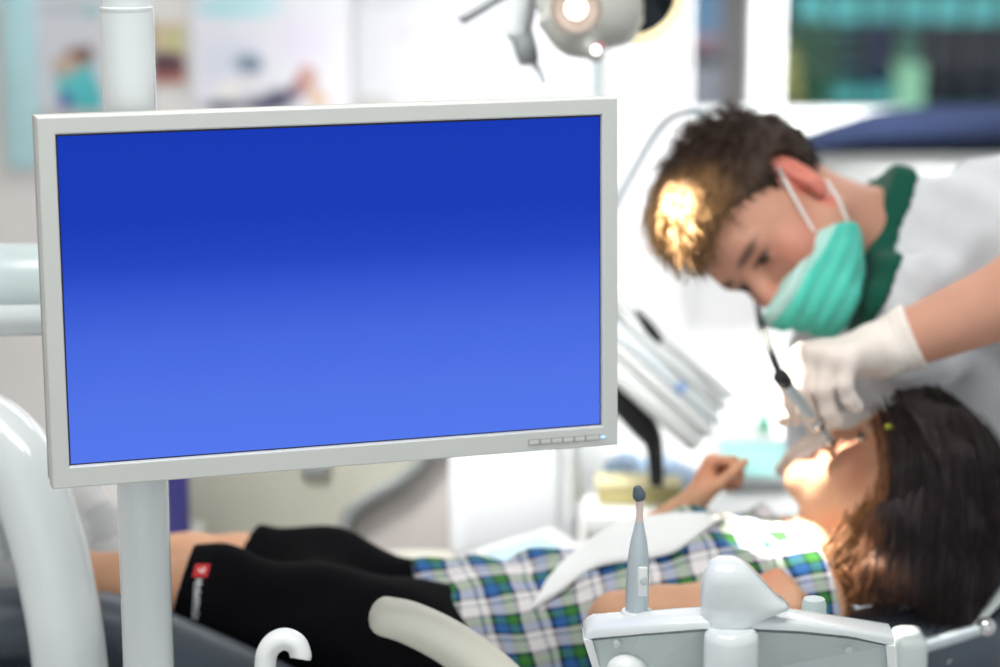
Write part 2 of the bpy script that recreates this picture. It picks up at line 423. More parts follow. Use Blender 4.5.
# ------------------------------------------------------------------ posters on the back wall (each a printed card, painted per vertex)
def poster(name, px0, px1, py0, py1, blobs, base, label, edge=None, res=70, Yp=YW-.012, z_over=None):
    a = PY(px0, py1, Yp); b = PY(px1, py0, Yp); a[0] = PY(px0, 60, Yp)[0]; b[0] = PY(px1, 60, Yp)[0]; base = tuple(np.array(base)*1.0)
    nx = res; nz = max(8, int(res*(b[2]-a[2])/(b[0]-a[0]))); nz = min(nz, 140)
    xs = np.linspace(0, 1, nx+1); zs = np.linspace(0, 1, nz+1)
    X, Z = np.meshgrid(xs, zs, indexing='ij'); px = px0+(px1-px0)*X; py = py1+(py0-py1)*Z
    C = np.tile(lin(base), (X.size, 1)); px = px.ravel(); py = py.ravel()
    for (cx, cy, rx, ry, c, soft) in blobs:
        if soft < 0: d = np.maximum(abs(px-cx)/rx, abs(py-cy)/ry); w = (d < 1)*1.
        else: d = np.sqrt(((px-cx)/rx)**2+((py-cy)/ry)**2); w = 1-sstep(1-soft, 1+soft, d)
        C = mixc(C, w, c)
    V = np.stack([a[0]+(b[0]-a[0])*X.ravel(), np.full(X.size, Yp), a[2]+(b[2]-a[2])*Z.ravel()], 1)
    i, j = np.meshgrid(np.arange(nx), np.arange(nz), indexing='ij'); q = (i*(nz+1)+j).ravel()
    F = np.stack([q, q+nz+1, q+nz+2, q+1], 1)
    ctr = ((a+b)/2); ctr[2] = a[2]; ctr[1] = Yp
    r = empty(name, ctr, label, 'poster')
    mk('print', (V, F, C), m_print, r, smooth=0)
    m = M().box(((a[0]+b[0])/2, Yp+.006, (a[2]+b[2])/2), (b[0]-a[0]+.004, .008, b[2]-a[2]+.004)); mk('backing', m, edge or m_whitem, r)
    return r
poster('poster', 31, 152, -80, 110, [
    (75, 82, 21, 27, (96, 196, 200), .3), (88, 100, 14, 20, (84, 190, 196), .3), (78, 56, 13, 10, (142, 104, 90), .5), (88, 52, 6, 7, (110, 84, 76), .5), (62, 66, 10, 10, (196, 172, 158), .5), (70, 64, 10, 6, (206, 178, 160), .4), (64, 101, 7, 8, (60, 60, 160), .4),
    (70, 8, 36, 8, (196, 202, 210), .5), (92, 10, 8, 6, (150, 196, 200), .5), (40, 52, 6, 16, (208, 210, 216), .6), (60, -30, 40, 3, (190, 195, 205), -1), (60, -42, 34, 3, (190, 195, 205), -1)],
    (213, 215, 223), 'pale poster of a figure in teal clothes on the wall left of the pole')
poster('photo_print', 150, 185, 22, 82, [
    (166, 42, 24, 16, (206, 192, 160), .5), (176, 40, 9, 10, (194, 196, 140), .5), (170, 66, 24, 13, (112, 72, 76), .4), (166, 60, 14, 8, (90, 66, 80), .5), (170, 79, 30, 2.5, (196, 104, 86), -1)],
    (208, 190, 170), 'small brown and red photo print on the wall beside the pole')
poster('poster', 192, 350, -60, 150, [
    (240, 4, 40, 14, (190, 226, 234), .4), (222, 10, 22, 6, (180, 222, 230), .4), (232, 62, 28, 26, (214, 218, 232), .6), (248, 62, 14, 9, (128, 146, 164), .5), (252, 66, 8, 6, (98, 118, 140), .5), (222, 106, 20, 6, (56, 62, 88), .5),
    (264, 104, 26, 8, (58, 60, 84), .5), (280, 96, 16, 8, (70, 74, 100), .5), (296, 88, 7, 8, (120, 66, 84), .5), (306, 76, 9, 11, (196, 138, 128), .5), (312, 92, 6, 14, (208, 172, 150), .5), (322, 102, 7, 9, (222, 196, 168), .5), (300, 40, 26, 20, (228, 222, 236), .6), (245, 84, 20, 10, (222, 220, 226), .5), (228, 88, 10, 8, (238, 232, 226), .5)],
    (228, 228, 236), 'white poster of dark clothed figures on the wall above the monitor')
poster('wall_chart', 356, 592, -90, 160, [
    (372, 103, 22, 7, (182, 180, 176), .6), (444, 104, 20, 4, (190, 188, 184), .6), (372, 0, 60, 7, (196, 196, 202), .6), (404, 30, 8, 6, (200, 196, 202), .6)],
    (208, 209, 215), 'large white chart with faint print on the wall behind the lamp bracket')
m = M(); a = PY(8, 168, YW-.02); b = PY(28, -120, YW-.02)
m.box(((a[0]+b[0])/2, YW-.016, (a[2]+b[2])/2), (b[0]-a[0], .022, b[2]-a[2]), bevel=.004)
tag(mk('wall_strip', m, mat('pale turquoise plastic', (184, 224, 230), .5, var=.05)), 'pale turquoise vertical strip on the grey wall at the far left', 'trim strip')
m = M(); a = PY(590, 400, YW-.02); b = PY(600, -120, YW-.02)
m.box(((a[0]+b[0])/2, YW-.014, (a[2]+b[2])/2), (b[0]-a[0], .02, b[2]-a[2]), bevel=.003)
tag(mk('wall_strip', m, mat('pale aqua plastic', (214, 236, 238), .5, var=.03)), 'thin pale aqua strip on the wall beside the white curtain', 'trim strip')

# ================================================================== MONITOR
def monitor():
    yaw, tilt, roll = map(math.radians, (17.18, -2.30, .13))
    cy, sy, ct, st, cr, sr = math.cos(yaw), math.sin(yaw), math.cos(tilt), math.sin(tilt), math.cos(roll), math.sin(roll)
    R = np.array([[cy, -sy, 0], [sy, cy, 0], [0, 0, 1]])@np.array([[1, 0, 0], [0, ct, -st], [0, st, ct]])@np.array([[cr, 0, sr], [0, 1, 0], [-sr, 0, cr]])
    pos = np.array([-.1364, 1.9931, -.3954])+CAM
    r = empty('monitor', pos, 'flat grey framed monitor showing a blank blue screen on the white pole', 'monitor')
    r.rotation_euler = Matrix(R.tolist()).to_euler()
    W, H = .476, .28; L, Rr, T, B = .0146, .0147, .0146, .0184; D = .022
    # bezel: outer/inner rings with rounded lip
    def ring(x0, x1, z0, z1, y): return [(x0, y, z0), (x1, y, z0), (x1, y, z1), (x0, y, z1)]
    ox0, ox1, oz0, oz1 = -W/2-L, W/2+Rr, -H/2-B, H/2+T
    V = []; rings = [ring(-W/2+.0004, W/2-.0004, -H/2+.0004, H/2-.0004, .004), ring(-W/2, W/2, -H/2, H/2, .0003), ring(-W/2-.0012, W/2+.0012, -H/2-.0012, H/2+.0012, -.0006),
             ring(ox0+.0012, ox1-.0012, oz0+.0012, oz1-.0012, -.0006), ring(ox0+.0003, ox1-.0003, oz0+.0003, oz1-.0003, .0), ring(ox0, ox1, oz0, oz1, .001), ring(ox0, ox1, oz0, oz1, D), ring(ox0+.002, ox1-.002, oz0+.002, oz1-.002, D)]
    F = []
    for q in rings: V += q
    for i in range(len(rings)-1):
        for j in range(4): F.append((i*4+j, i*4+(j+1) % 4, (i+1)*4+(j+1) % 4, (i+1)*4+j))
    mk('bezel', M().add(V, F), m_bezel, r, local=True, smooth=0)
    # back casing
    m = M(); V = []; F = []
    rr = [ring(ox0+.001, ox1-.001, oz0+.001, oz1-.001, D), ring(ox0+.001, ox1-.001, oz0+.001, oz1-.001, .044), ring(ox0+.02, ox1-.02, oz0+.02, oz1-.02, .054), ring(ox0+.1, ox1-.1, oz0+.06, oz1-.06, .06)]
    for q in rr: V += q
    for i in range(3):
        for j in range(4): F.append((i*4+j, i*4+(j+1) % 4, (i+1)*4+(j+1) % 4, (i+1)*4+j))
    F.append((12, 13, 14, 15)); m.add(V, F); mk('back_casing', m, m_bezel2, r, local=True, label='slightly darker grey rear shell')
    # dark surround and screen
    mk('panel_edge', M().box((0, .0046, 0), (W-.001, .001, H-.001)), m_black, r, local=True)
    sm = bpy.data.materials.new('blue screen'); n, l = nodes_of(sm); b = n['Principled BSDF']
    tc = n.new('ShaderNodeTexCoord'); sp = n.new('ShaderNodeSeparateXYZ'); l.new(tc.outputs['Generated'], sp.inputs[0])
    ra = n.new('ShaderNodeValToRGB'); ra.color_ramp.interpolation = 'EASE'; e = ra.color_ramp.elements
    e[0].position = 0; e[0].color = (*lin((84, 120, 236)), 1); e[1].position = 1; e[1].color = (*lin((22, 56, 181)), 1)
    for p_, c in ((.18, (80, 115, 231)), (.36, (70, 104, 222)), (.5, (52, 86, 209)), (.60, (34, 68, 193)), (.74, (23, 57, 182))):
        q = e.new(p_); q.color = (*lin(c), 1)
    ra.color_ramp.interpolation = 'LINEAR'
    l.new(sp.outputs['Z'], ra.inputs[0]); l.new(ra.outputs[0], b.inputs['Emission Color']); b.inputs['Emission Strength'].default_value = 1.0
    b.inputs['Base Color'].default_value = (.004, .005, .01, 1); b.inputs['Roughness'].default_value = .6; b.inputs['Specular IOR Level'].default_value = 0
    mk('screen', M().box((.0001, .0036, -.0002), (W-.0034, .001, H-.0036)), sm, r, local=True)
    # six outlined buttons and a power light along the lower right edge of the bezel
    m_line = mat('button outline', (164, 165, 160), .5)
    x = .1678; zb = -H/2-.0098
    for k in range(6):
        w = .0096 if k < 5 else .0128
        bt = mk('button', M().box((x+w/2, -.0011, zb), (w, .001, .0042), bevel=.0004), m_bezel, r, local=True)
        m = M()
        for dz in (-.0023, .0023): m.box((x+w/2, -.0012, zb+dz), (w+.0008, .0007, .0005))
        for dx in (0, w): m.box((x+dx, -.0012, zb), (.0005, .0007, .005))
        mk('outline', m, m_line, bt, local=True); x += w+.0012
    mk('power_light', M().box((x+.0022, -.0012, zb), (.004, .0011, .0019), bevel=.0005), glow('power led', (150, 190, 255), 2.2), r, local=True)
    return r, R, pos
MON, MR, MP = monitor()

# ------------------------------------------------------------------ pole with side arm and monitor bracket
def pole():
    c = P(137.5, 333, 2.07); x, y = c[0], c[1]; rr = .0228
    r = empty('equipment_pole', (x, y, 0), 'tall glossy white pole passing behind the monitor down in front of the chair', 'pole')
    zc = PY(125, 9, y)[2]
    mk('tube', M().tube([(x, y, .02), (x, y, zc)], rr, n=40, sub=1), m_white, r)
    mk('upper_tube', M().tube([(x, y, zc), (x, y, 2.4)], rr-.0012, n=40, sub=1), m_white, r)
    mk('collar', M().lathe((x, y, zc-.002), (0, 0, 1), [(0, rr-.0002), (.001, rr+.0003), (.004, rr+.0003), (.005, rr-.0014)]), m_white, r)
    mk('base_plate', M().lathe((x, y, .002), (0, 0, 1), [(0, .16), (.02, .16), (.03, .15), (.04, .03)], n=40), m_whitem, r)
    # clamp and arm to the back of the monitor
    z = MP[2]
    mk('clamp', M().lathe((x, y, z-.035), (0, 0, 1), [(0, rr+.004), (.002, rr+.008), (.068, rr+.008), (.07, rr+.004)]), m_grey, r)
    tgt = MP+MR@V3(0, .061, 0)
    mk('bracket', M().tube([(x+.02, y+.012, z), (x+.07, y+.075, z), tgt+MR@V3(0, .05, 0), tgt+MR@V3(0, .004, 0)], [.013, .014, .014, .03], sub=5), m_grey, r)
    # broad pale side arm going left at mid height, with a lighter lower cover
    a0, a1 = P(-120, 287, 2.32), P(118, 287, 2.3)
    m = M(); m.tube([a0, a1], .043, n=32, sub=1, rnd=.02)
    arm = mk('side_arm', m, mat('aqua white enamel', (200, 214, 215), .3, coat=.3), r)
    m = M(); b0, b1 = P(-120, 318, 2.3), P(112, 312, 2.28); m.tube([b0, b1], .021, n=24, sub=1, rnd=.012); mk('lower_cover', m, m_white, arm)
    m = M(); m.tube([a1+V3(-.02, 0, 0), V3(x, y+.2, a1[2]), V3(x, y, a1[2])], [.03, .028, .026], sub=5); mk('arm_bracket', m, m_ltgrey, arm)
pole()

# ------------------------------------------------------------------ curved white arm at the far left
def curved_arm():
    pts = [P(-150, 470, 2.36), P(-80, 432, 2.33), P(-20, 428, 2.3), P(18, 462, 2.28), P(41, 520, 2.27), P(58, 590, 2.26), P(70, 667, 2.25)]
    q = pts[-1].copy(); q2 = q+V3(.012, -.01, -.2); q3 = V3(q2[0]+.008, q2[1], .03)
    r = empty('curved_arm', (q3[0], q3[1], 0), 'thick bent white tube arm at the far left below the side arm', 'arm')
    m = M(); m.tube(pts+[q2, q3], [.037]*3+[.037, .0365, .0365, .036, .036, .036], n=36, sub=8); mk('tube', m, m_white, r)
    mk('base_plate', M().lathe((q3[0], q3[1], .002), (0, 0, 1), [(0, .11), (.02, .11), (.03, .1), (.04, .04)], n=36), m_whitem, r)
    e = pts[0]; mk('end_cap', M().ell(e, (.04, .04, .04)), m_ltgrey, r)
curved_arm()

# ================================================================== DELIVERY UNIT (seen from behind, bottom right)
def delivery():
    d = 1.93
    c0 = P(735, 650, d); base = V3(c0[0], c0[1], 0)
    r = empty('delivery_unit', base, 'white instrument holder seen from behind with a central hump and stem', 'dental unit')
    s = d/FPX
    # image-plane like axes but upright: X right, Z up, Y away
    def L(px, py, dy=0): 
        return PY(px, py, c0[1]+dy)
    # top rim: a curved band from the left corner to the right corner, swept along a shallow arc
    top = [(588, 622, .055), (610, 619, .035), (660, 614, .012), (735, 613, 0), (800, 618, .008), (850, 625, .022), (886, 634, .05)]
    V = []; F = []; prof = []
    N = 60
    px = np.array([t[0] for t in top]); 
    xs = np.linspace(584, 894, N+1)
    topy = np.interp(xs, [584, 592, 700, 740, 800, 893.9], [622, 614.5, 607.5, 607, 609.5, 624])
    boty = np.interp(xs, [584, 592, 640, 700, 740, 800, 850, 893.9], [641, 639.5, 635, 630, 629, 632, 637, 647])
    dep = .05*((xs-738)/155)**2
    M_ = M(); rows = []
    for i in range(N+1):
        t = L(xs[i], topy[i], dep[i]+.03); b = L(xs[i], boty[i], dep[i]); t[1] = b[1]; t[0] = b[0]
        h = t[2]-b[2]
        sec = [(0.036, -.1), (.036, .7), (.033, .95), (.028, 1.0), (.018, .99), (.008, .95), (.002, .84), (0, .62), (0, .08), (.002, 0.), (.02, -.02)]
        rows.append([V3(t[0], t[1]+u, b[2]+h*w) for u, w in sec])
    k = len(rows[0]); V = np.vstack(rows)
    for i in range(N):
        for j in range(k): F.append((i*k+j, i*k+(j+1) % k, (i+1)*k+(j+1) % k, (i+1)*k+j))
    F += [tuple(range(k)), tuple(N*k+j for j in range(k))]
    M_.add(V, F); mk('rim', M_, m_white, r, smooth=50)
    # recessed lower panel
    m = M(); poly = [(590, 641), (640, 636), (700, 632), (740, 631), (800, 634), (850, 639), (886, 646), (890, 700), (606, 700)]
    pts = np.array([L(x, y) for x, y in poly])
    pts = np.array([L(x, y, .01+.045*((x-738)/155)**2) for x, y in poly]); V = np.vstack([pts, pts+V3(0, .05, 0)]); q = len(poly)
    m.add(V, [tuple(range(q)), tuple(range(q, 2*q))[::-1]]+[(i, (i+1) % q, q+(i+1) % q, q+i) for i in range(q)])
    mk('rear_panel', m, m_panel, r, smooth=0, label='pale grey green recessed panel')
    # end caps
    for (x0, x1, xb0, xb1) in ((583.5, 592, 606, 616), (886, 895, 894, 902)):
        m = M(); side = [(x0, 640 if x0 < 700 else 646), (x1, 640 if x0 < 700 else 646), (x1+(18 if x0 < 700 else 4), 702), (x0+(20 if x0 < 700 else 5), 702)]
        pts = np.array([L(x, y, .045) for x, y in side]); V = np.vstack([pts, pts+V3(0, .03, 0)])
        m.add(V, [(0, 1, 2, 3), (7, 6, 5, 4)]+[(i, (i+1) % 4, 4+(i+1) % 4, 4+i) for i in range(4)]); mk('end_cap', m, m_whitem, r, smooth=0)
    # hump: swooping fin from the middle, falling away to the right
    m = M(); V = []; F = []; hs = [(634, 706, 753, .72), (630, 704, 757, .92), (622, 702.5, 768, .98), (613, 702, 792, .95), (608, 702, 788, .97), (603, 702, 780, 1), (594, 702.5, 771.5, 1), (585, 704, 764, 1), (577, 706.5, 757, 1), (571, 710, 750.5, 1), (566.5, 715, 743.5, 1), (563.8, 721, 737, 1), (562.8, 727, 732, 1)]
    k = 40
    for y, xa, xb, fl in hs:
        pa, pb = L(xa, y), L(xb, y); w_ = pb[0]-pa[0]; cx = (pa[0]+pb[0])/2
        for j in range(k):
            t = 2*math.pi*j/k; sg = lambda v: math.copysign(abs(v)**.72, v); hd = min(w_/2, .021)*fl; V.append(V3(cx+w_/2*sg(math.cos(t)), pa[1]+.0175+hd*sg(math.sin(t)), pa[2]))
    for i in range(len(hs)-1):
        for j in range(k): F.append((i*k+j, i*k+(j+1) % k, (i+1)*k+(j+1) % k, (i+1)*k+j))
    F += [tuple(range(k))[::-1], tuple((len(hs)-1)*k+j for j in range(k))]
    m.add(V, F); mk('hump', m, m_white, r, smooth=180)
    # stem: cylinder with rounded shoulder down to the floor, foot
    st = L(731.5, 632, -.002)
    zt = st[2]
    mk('stem', M().lathe((st[0], st[1], .03), (0, 0, 1), [(0, .024), (zt-.05, .0225), (zt-.036, .0225), (zt-.031, .0215), (zt-.028, .018)], n=36), m_white, r)
    mk('foot', M().lathe((st[0], st[1], .002), (0, 0, 1), [(0, .17), (.02, .17), (.035, .15), (.045, .03)], n=40), m_whitem, r)
    for (x, y, dy) in ((617, 643.5, .033), (848, 650, .03)):
        q = L(x, y, dy); mk('screw', M().lathe(q, (0, -1, 0), [(0, .0035), (.0016, .0033), (.0022, .002)], n=16), m_ltgrey, r)
    q = L(627, 669, .03); mk('knob', M().ell(q, (.017, .014, .0125)), m_whitem, r)
    q = L(814, 606, .085); mk('post', M().lathe(q+V3(0, 0, -.03), (0, 0, 1), [(0, .0115), (.032, .0105), (.0365, .009), (.038, .005)], n=24), m_panel, r)
    # narrow holder sleeve for the handpiece
    hp = L(637, 610, .055)
    mk('holder', M().lathe(hp+V3(0, 0, -.02), (0, 0, 1), [(0, .0135), (.0185, .0135), (.02, .0125)], n=24), m_whitem, r)
    # side grey block and hook arm low down
    # handpiece standing in the holder
    hr = empty('polishing_handpiece', hp+V3(0, 0, -.0), 'silver handpiece with a dark cap standing upright in the white holder', 'dental tool')
    zb = PY(637, 612, hp[1])[2]; sc = lambda y: PY(638, y, hp[1])[2]
    def hx(y): return PY(np.interp(y, [490, 612], [640.5, 636.5]), y, hp[1])
    tv = [(612, 11.6), (600, 12.2), (575, 11.8), (555, 10.6), (540, 8.4), (528, 5.6), (521, 4.2)]
    m = M(); m.tube([hx(y) for y, _ in tv], [w*hp[1]/FPX*1.0 for _, w in tv], n=28, sub=4); mk('handle', m, m_steel, hr)
    b = mk('button_panel', M().box(hx(578)+V3(.0035, -.0095, 0), (.0085, .004, .026), bevel=.0019), m_whitem, hr)
    mk('button', M().lathe(hx(577)+V3(.0045, -.0112, 0), (0, -1, 0), [(0, .0036), (.0012, .0034), (.0016, .002)], n=20), m_ltgrey, b)
    tv = [(522, 4.0), (514, 3.9), (505, 4.2), (499, 4.8)]
    m = M(); m.tube([hx(y) for y, _ in tv], [w*hp[1]/FPX for _, w in tv], n=20, sub=3); mk('tip', m, mat('pale pink plastic', (226, 206, 196), .4), hr)
    m = M(); m.tube([hx(499), hx(495)+V3(-.001, 0, 0), hx(488)+V3(-.0025, 0, 0)], [.0046, .0056, .0036], n=20, sub=4, rnd=.002); mk('cap', m, mat('slate rubber', (78, 92, 102), .6), hr)
    # support bar below the frame and the hook on it
    hk = P(268, 667, 1.93); zb = hk[2]-.05
    h = empty('hose_hook', (hk[0], hk[1], zb), 'white J shaped hook standing below the black shorts', 'hook')
    m = M(); pth = [P(264, 715, 1.93), P(264, 690, 1.93), P(265, 668, 1.93), P(267, 653, 1.93), P(274, 643, 1.93), P(285, 639, 1.93), P(296, 644, 1.93), P(300.5, 654, 1.93), P(300.5, 657, 1.93)]
    m.tube(pth, [(.0088, .0125)]*9, n=20, up=(0.05, -1, 0.0), sub=6); 
    mk('hook', m, m_whitem, h)
    a = P(264, 715, 1.93)
    mk('base', M().lathe(a+V3(0, 0, -.02), (0, 0, 1), [(0, .02), (.02, .02), (.024, .014)], n=28), m_whitem, h)
    za = a[2]-.035
    m = M(); m.tube([V3(a[0]-.03, a[1], za), V3(a[0]+.12, a[1]+.02, za), V3(st[0]-.02, st[1], za)], .016, n=20, sub=6, rnd=.012); mk('support_bar', m, m_whitem, r)
delivery()

# ================================================================== DENTAL CHAIR
YC = P(500, 600, 2.5)[1]
def chair():
    r = empty('dental_chair', (P(420, 600, 2.5)[0], YC, 0), 'dental chair with dark grey padding and white armrest under the reclining child', 'chair')
    Zt = lambda px, py, d=2.5: P(px, py, d)
    def pad(name, pts, w, t, rnd=.03, lab=None, n=28):
        m = M(); m.tube(pts, [(w*k, t) for k in ([.9]+[1]*(len(pts)-2)+[.92])], n=n, up=(0, 0, 1), sub=6, rnd=rnd)
        V = m.V[0]; return mk(name, m, m_darkpad, r, smooth=180)
    z = lambda px, py: P(px, py, 2.34)[2]
    X = lambda px: P(px, 600, 2.4)[0]
    # leg rest and seat: top edge follows the outline seen under the legs
    pad('leg_rest', [V3(X(-150), YC, .742), V3(X(0), YC, .742), V3(X(95), YC, .742), V3(X(170), YC, .735)], .2, .045)
    pad('seat', [V3(X(165), YC, .725), V3(X(230), YC, .712), V3(X(330), YC, .68), V3(X(450), YC, .655), V3(X(560), YC, .655), V3(X(600), YC, .66)], .23, .055)
    pad('backrest', [V3(X(590), YC, .665), V3(X(680), YC, .695), V3(X(770), YC, .735), V3(X(830), YC, .755)], .2, .045)
    m = M(); m.tube([P(x_, y_+36, 2.35) for x_, y_ in ((-110, 594), (0, 591), (70, 591), (120, 598), (180, 622), (260, 658), (330, 692), (400, 716))], [(.042, .038)]*8, n=24, up=(0, 0, 1), sub=6, rnd=.03); mk('side_bolster', m, m_darkpad, r, smooth=180)
    # headrest: thick pad under the head, raised wing behind it
    h = mk('headrest', M().ell(P(893, 628, 2.52), (.125, .13, .05), e=.7), m_darkpad, r, smooth=180)
    m = M(); m.tube([P(962, 606, 2.56), P(988, 568, 2.57), P(1018, 510, 2.58)], [(.12, .03), (.125, .034), (.1, .026)], n=24, up=nrm(-RT*.8+UP*.6), sub=6, rnd=.02); mk('pad_wing', m, m_darkpad, h, smooth=180)
    m = M(); m.tube([P(930, 668, 2.44), P(968, 622, 2.46), P(1020, 566, 2.48)], [(.05, .006), (.05, .007), (.05, .006)], n=16, up=nrm(-RT*.75+UP*.65), sub=5); mk('headrest_shell', m, m_panel, h)
    m = M(); m.tube([P(905, 652, 2.36), P(945, 640, 2.36), P(984, 628, 2.36)], [.007, .007, .006], n=14, sub=3); lv = mk('lever', m, m_steel, h); 
    mk('lever_ball', M().ell(P(986, 627, 2.36), (.0098,)*3), m_chrome, lv)
    m = M(); m.box(P(908, 668, 2.36), (.032, .05, .075), bevel=.009, seg=3); mk('hinge_block', m, m_panel, h)
    # white shell below, column, foot
    m = M(); m.tube([V3(X(-140), YC, .69), V3(X(100), YC, .685), V3(X(330), YC, .61), V3(X(560), YC, .59), V3(X(740), YC, .65), V3(X(830), YC, .66)], [(.19, .025)]+[(.21, .03)]*4+[(.1, .02)], n=24, up=(0, 0, 1), sub=6, rnd=.02); mk('shell', m, m_whitem, r)
    mk('column', M().box((X(450), YC, .32), (.3, .26, .56), bevel=.05, seg=4), m_whitem, r)
    mk('foot', M().box((X(450), YC, .035), (.75, .5, .07), bevel=.03, seg=4), m_whitem, r)
    # near armrest: rounded end up at the left, falling to the lower right
    m = M(); pts = [P(384, 616, 2.2), P(410, 623, 2.2), P(445, 640, 2.2), P(480, 664, 2.2), P(515, 696, 2.2), P(545, 735, 2.2), P(560, 790, 2.22)]
    m.tube(pts, [(.028, .0185), (.03, .02), (.03, .021), (.03, .022), (.03, .022), (.028, .022), (.026, .022)], n=28, sub=8, rnd=.014, up=nrm(UP+RT*.4)); a = mk('armrest', m, m_cream, r, smooth=180)
    e = pts[-1]; m = M(); m.tube([e+V3(0, 0, .01), e+V3(.01, .04, -.03), V3(e[0]-.02, YC-.05, .56)], [.022, .022, .022], n=18, sub=5); mk('armrest_support', m, m_whitem, a)
chair()

# ================================================================== PEOPLE
def head_prims(s, T, sc, child=False, ears=True):
    A = [T.L, T.f, T.u]
    E = lambda c, rad, k=.012, op='u', ax=None: s.el(T(*c), np.array(rad)*sc, ax if ax is not None else A, k*sc, op)
    RC = lambda a, b, ra, rb, k=.012, op='u': s.rc(T(*a), T(*b), ra*sc, rb*sc, k*sc, op)
    ch = (0, .068, -.094) if child else (0, .08, -.108)
    E((0, -.006, .038), (.078, .1, .086), .01)
    E((0, .03, -.01), (.066, .064, .085), .03)
    E((0, .028, -.06), (.055, .052, .045), .03)
    for q in (-1, 1):
        RC((q*.058, -.004, -.05), (q*.016, ch[1]-.008, ch[2]+.004), .014, .014, .03)
        E((q*.046, .062, -.032), (.022, .02, .022), .02)
        if child: E((q*.04, .056, -.056), (.022, .022, .024), .02)
    RC((-.008, ch[1], ch[2]), (.008, ch[1], ch[2]), .017, .017, .02)
    RC((-.042, .078, .014), (.042, .078, .014), .011, .011, .014)
    E((0, .082, .03), (.04, .014, .03), .02)
    for q in (-1, 1): E((q*.032, .101, -.004), (.017, .015, .013), .012, 's')
    if child:
        RC((0, .087, -.002), (0, .098, -.03), .0075, .0105, .009); nz = (.096, -.034)
    else:
        RC((0, .092, .002), (0, .112, -.036), .009, .0125, .009); nz = (.104, -.04)
    for q in (-1, 1): E((q*.011, nz[0], nz[1]), (.0085, .01, .008), .006)
    for q in (-1, 1):
        E((q*.031, .0775, -.004), (.0135, .0135, .0135), .002)
        RC((q*.019, .0885, .003), (q*.044, .083, .002), .0032, .003, .003)      # upper lid
        RC((q*.019, .0865, -.011), (q*.043, .082, -.011), .0028, .0026, .003)
    mu = -.068 if not child else -.06
    if child:
        E((0, .09, mu-.007), (.018, .03, .0085), .004, 's')
        RC((-.018, .085, mu+.003), (.018, .085, mu+.003), .0055, .0055, .005); RC((-.015, .078, mu-.017), (.015, .078, mu-.017), .0065, .0065, .006)
    else:
        RC((-.019, .09, mu), (.019, .09, mu), .006, .006, .006); RC((-.015, .089, mu-.012), (.015, .089, mu-.012), .007, .007, .006)
    if ears:
        for q in (-1, 1):
            n = nrm(T.L*q*.9-T.f*.45); v = nrm(T.u*.96-T.f*.2); w = np.cross(n, v)
            e0 = (q*.079, -.014, .002)
            s.el(T(*e0), np.array([.0095, .018, .033])*sc, [n, w, v], .006*sc)
            s.el(T(e0[0]+q*.009, e0[1]+.001, e0[2]+.004), np.array([.007, .0105, .019])*sc, [n, w, v], .004*sc, 's')
            s.el(T(q*.078, -.005, -.024), np.array([.006, .009, .011])*sc, [n, w, v], .005*sc)
class HeadT:
    def __init__(s, C, f, u, sc):
        s.C = np.asarray(C, float); s.f = nrm(f); u = np.asarray(u, float); s.u = nrm(u-s.f*(u@s.f)); s.L = np.cross(s.u, s.f); s.sc = sc
    def __call__(s, l, f, u): return s.C+s.sc*(l*s.L+f*s.f+u*s.u)
    def inv(s, X): D = (X-s.C)/s.sc; return D@s.L, D@s.f, D@s.u

def hand_prims(s, W, x, z, side, sc, curls, thumb=(.6, .6, -.45), tc=(.3, .4), grow=0., spread=.06):
    x = nrm(x); z = nrm(np.asarray(z)-x*(np.asarray(z)@x)); y = np.cross(x, z)*side
    Q = lambda a, b, c: np.asarray(W)+sc*(a*x+b*y+c*z)
    Ls = (.092, .096, .09, .081); ws = (.029, .0095, -.0105, -.029); ln = (.074, .082, .076, .06); ra = (.0092, .0095, .009, .008)
    for i in range(4): s.rc(Q(.004, ws[i]*.55, 0), Q(Ls[i]-.008, ws[i], .001), .0165*sc+grow, .0125*sc+grow, .014*sc)
    s.el(Q(.04, .022, -.012), np.array([.03, .016, .014])*sc+grow, [x, y, z], .014*sc)
    tips = []
    for i in range(4):
        p = Q(Ls[i]-.006, ws[i], .001); ang = 0.; r0 = ra[i]
        yy = (spread*(1.5-i))
        for j, fr in enumerate((.46, .31, .23)):
            ang += curls[i][j]
            d = nrm(math.cos(ang)*(x+yy*y)-math.sin(ang)*z)
            q = p+d*ln[i]*fr*sc; r1 = ra[i]*(.92, .85, .74)[j]
            s.rc(p, q, r0*sc+grow, r1*sc+grow, (.006 if j == 0 else .0035)*sc); p = q; r0 = r1
        tips.append(p)
    b = Q(.02, .022, -.008); d = nrm(thumb[0]*x+thumb[1]*y+thumb[2]*z); q = b+d*.042*sc
    s.rc(b, q, .0155*sc+grow, .0112*sc+grow, .012*sc)
    for j, (l_, r_) in enumerate(((.033, .0098), (.027, .0078))):
        d = nrm(d+tc[j]*(x*.9-y*.55-z*.15)); p2 = q+d*l_*sc; s.rc(q, p2, (.0112, .0098)[j]*sc+grow, r_*sc+grow, .004*sc); q = p2
    tips.append(q); return tips

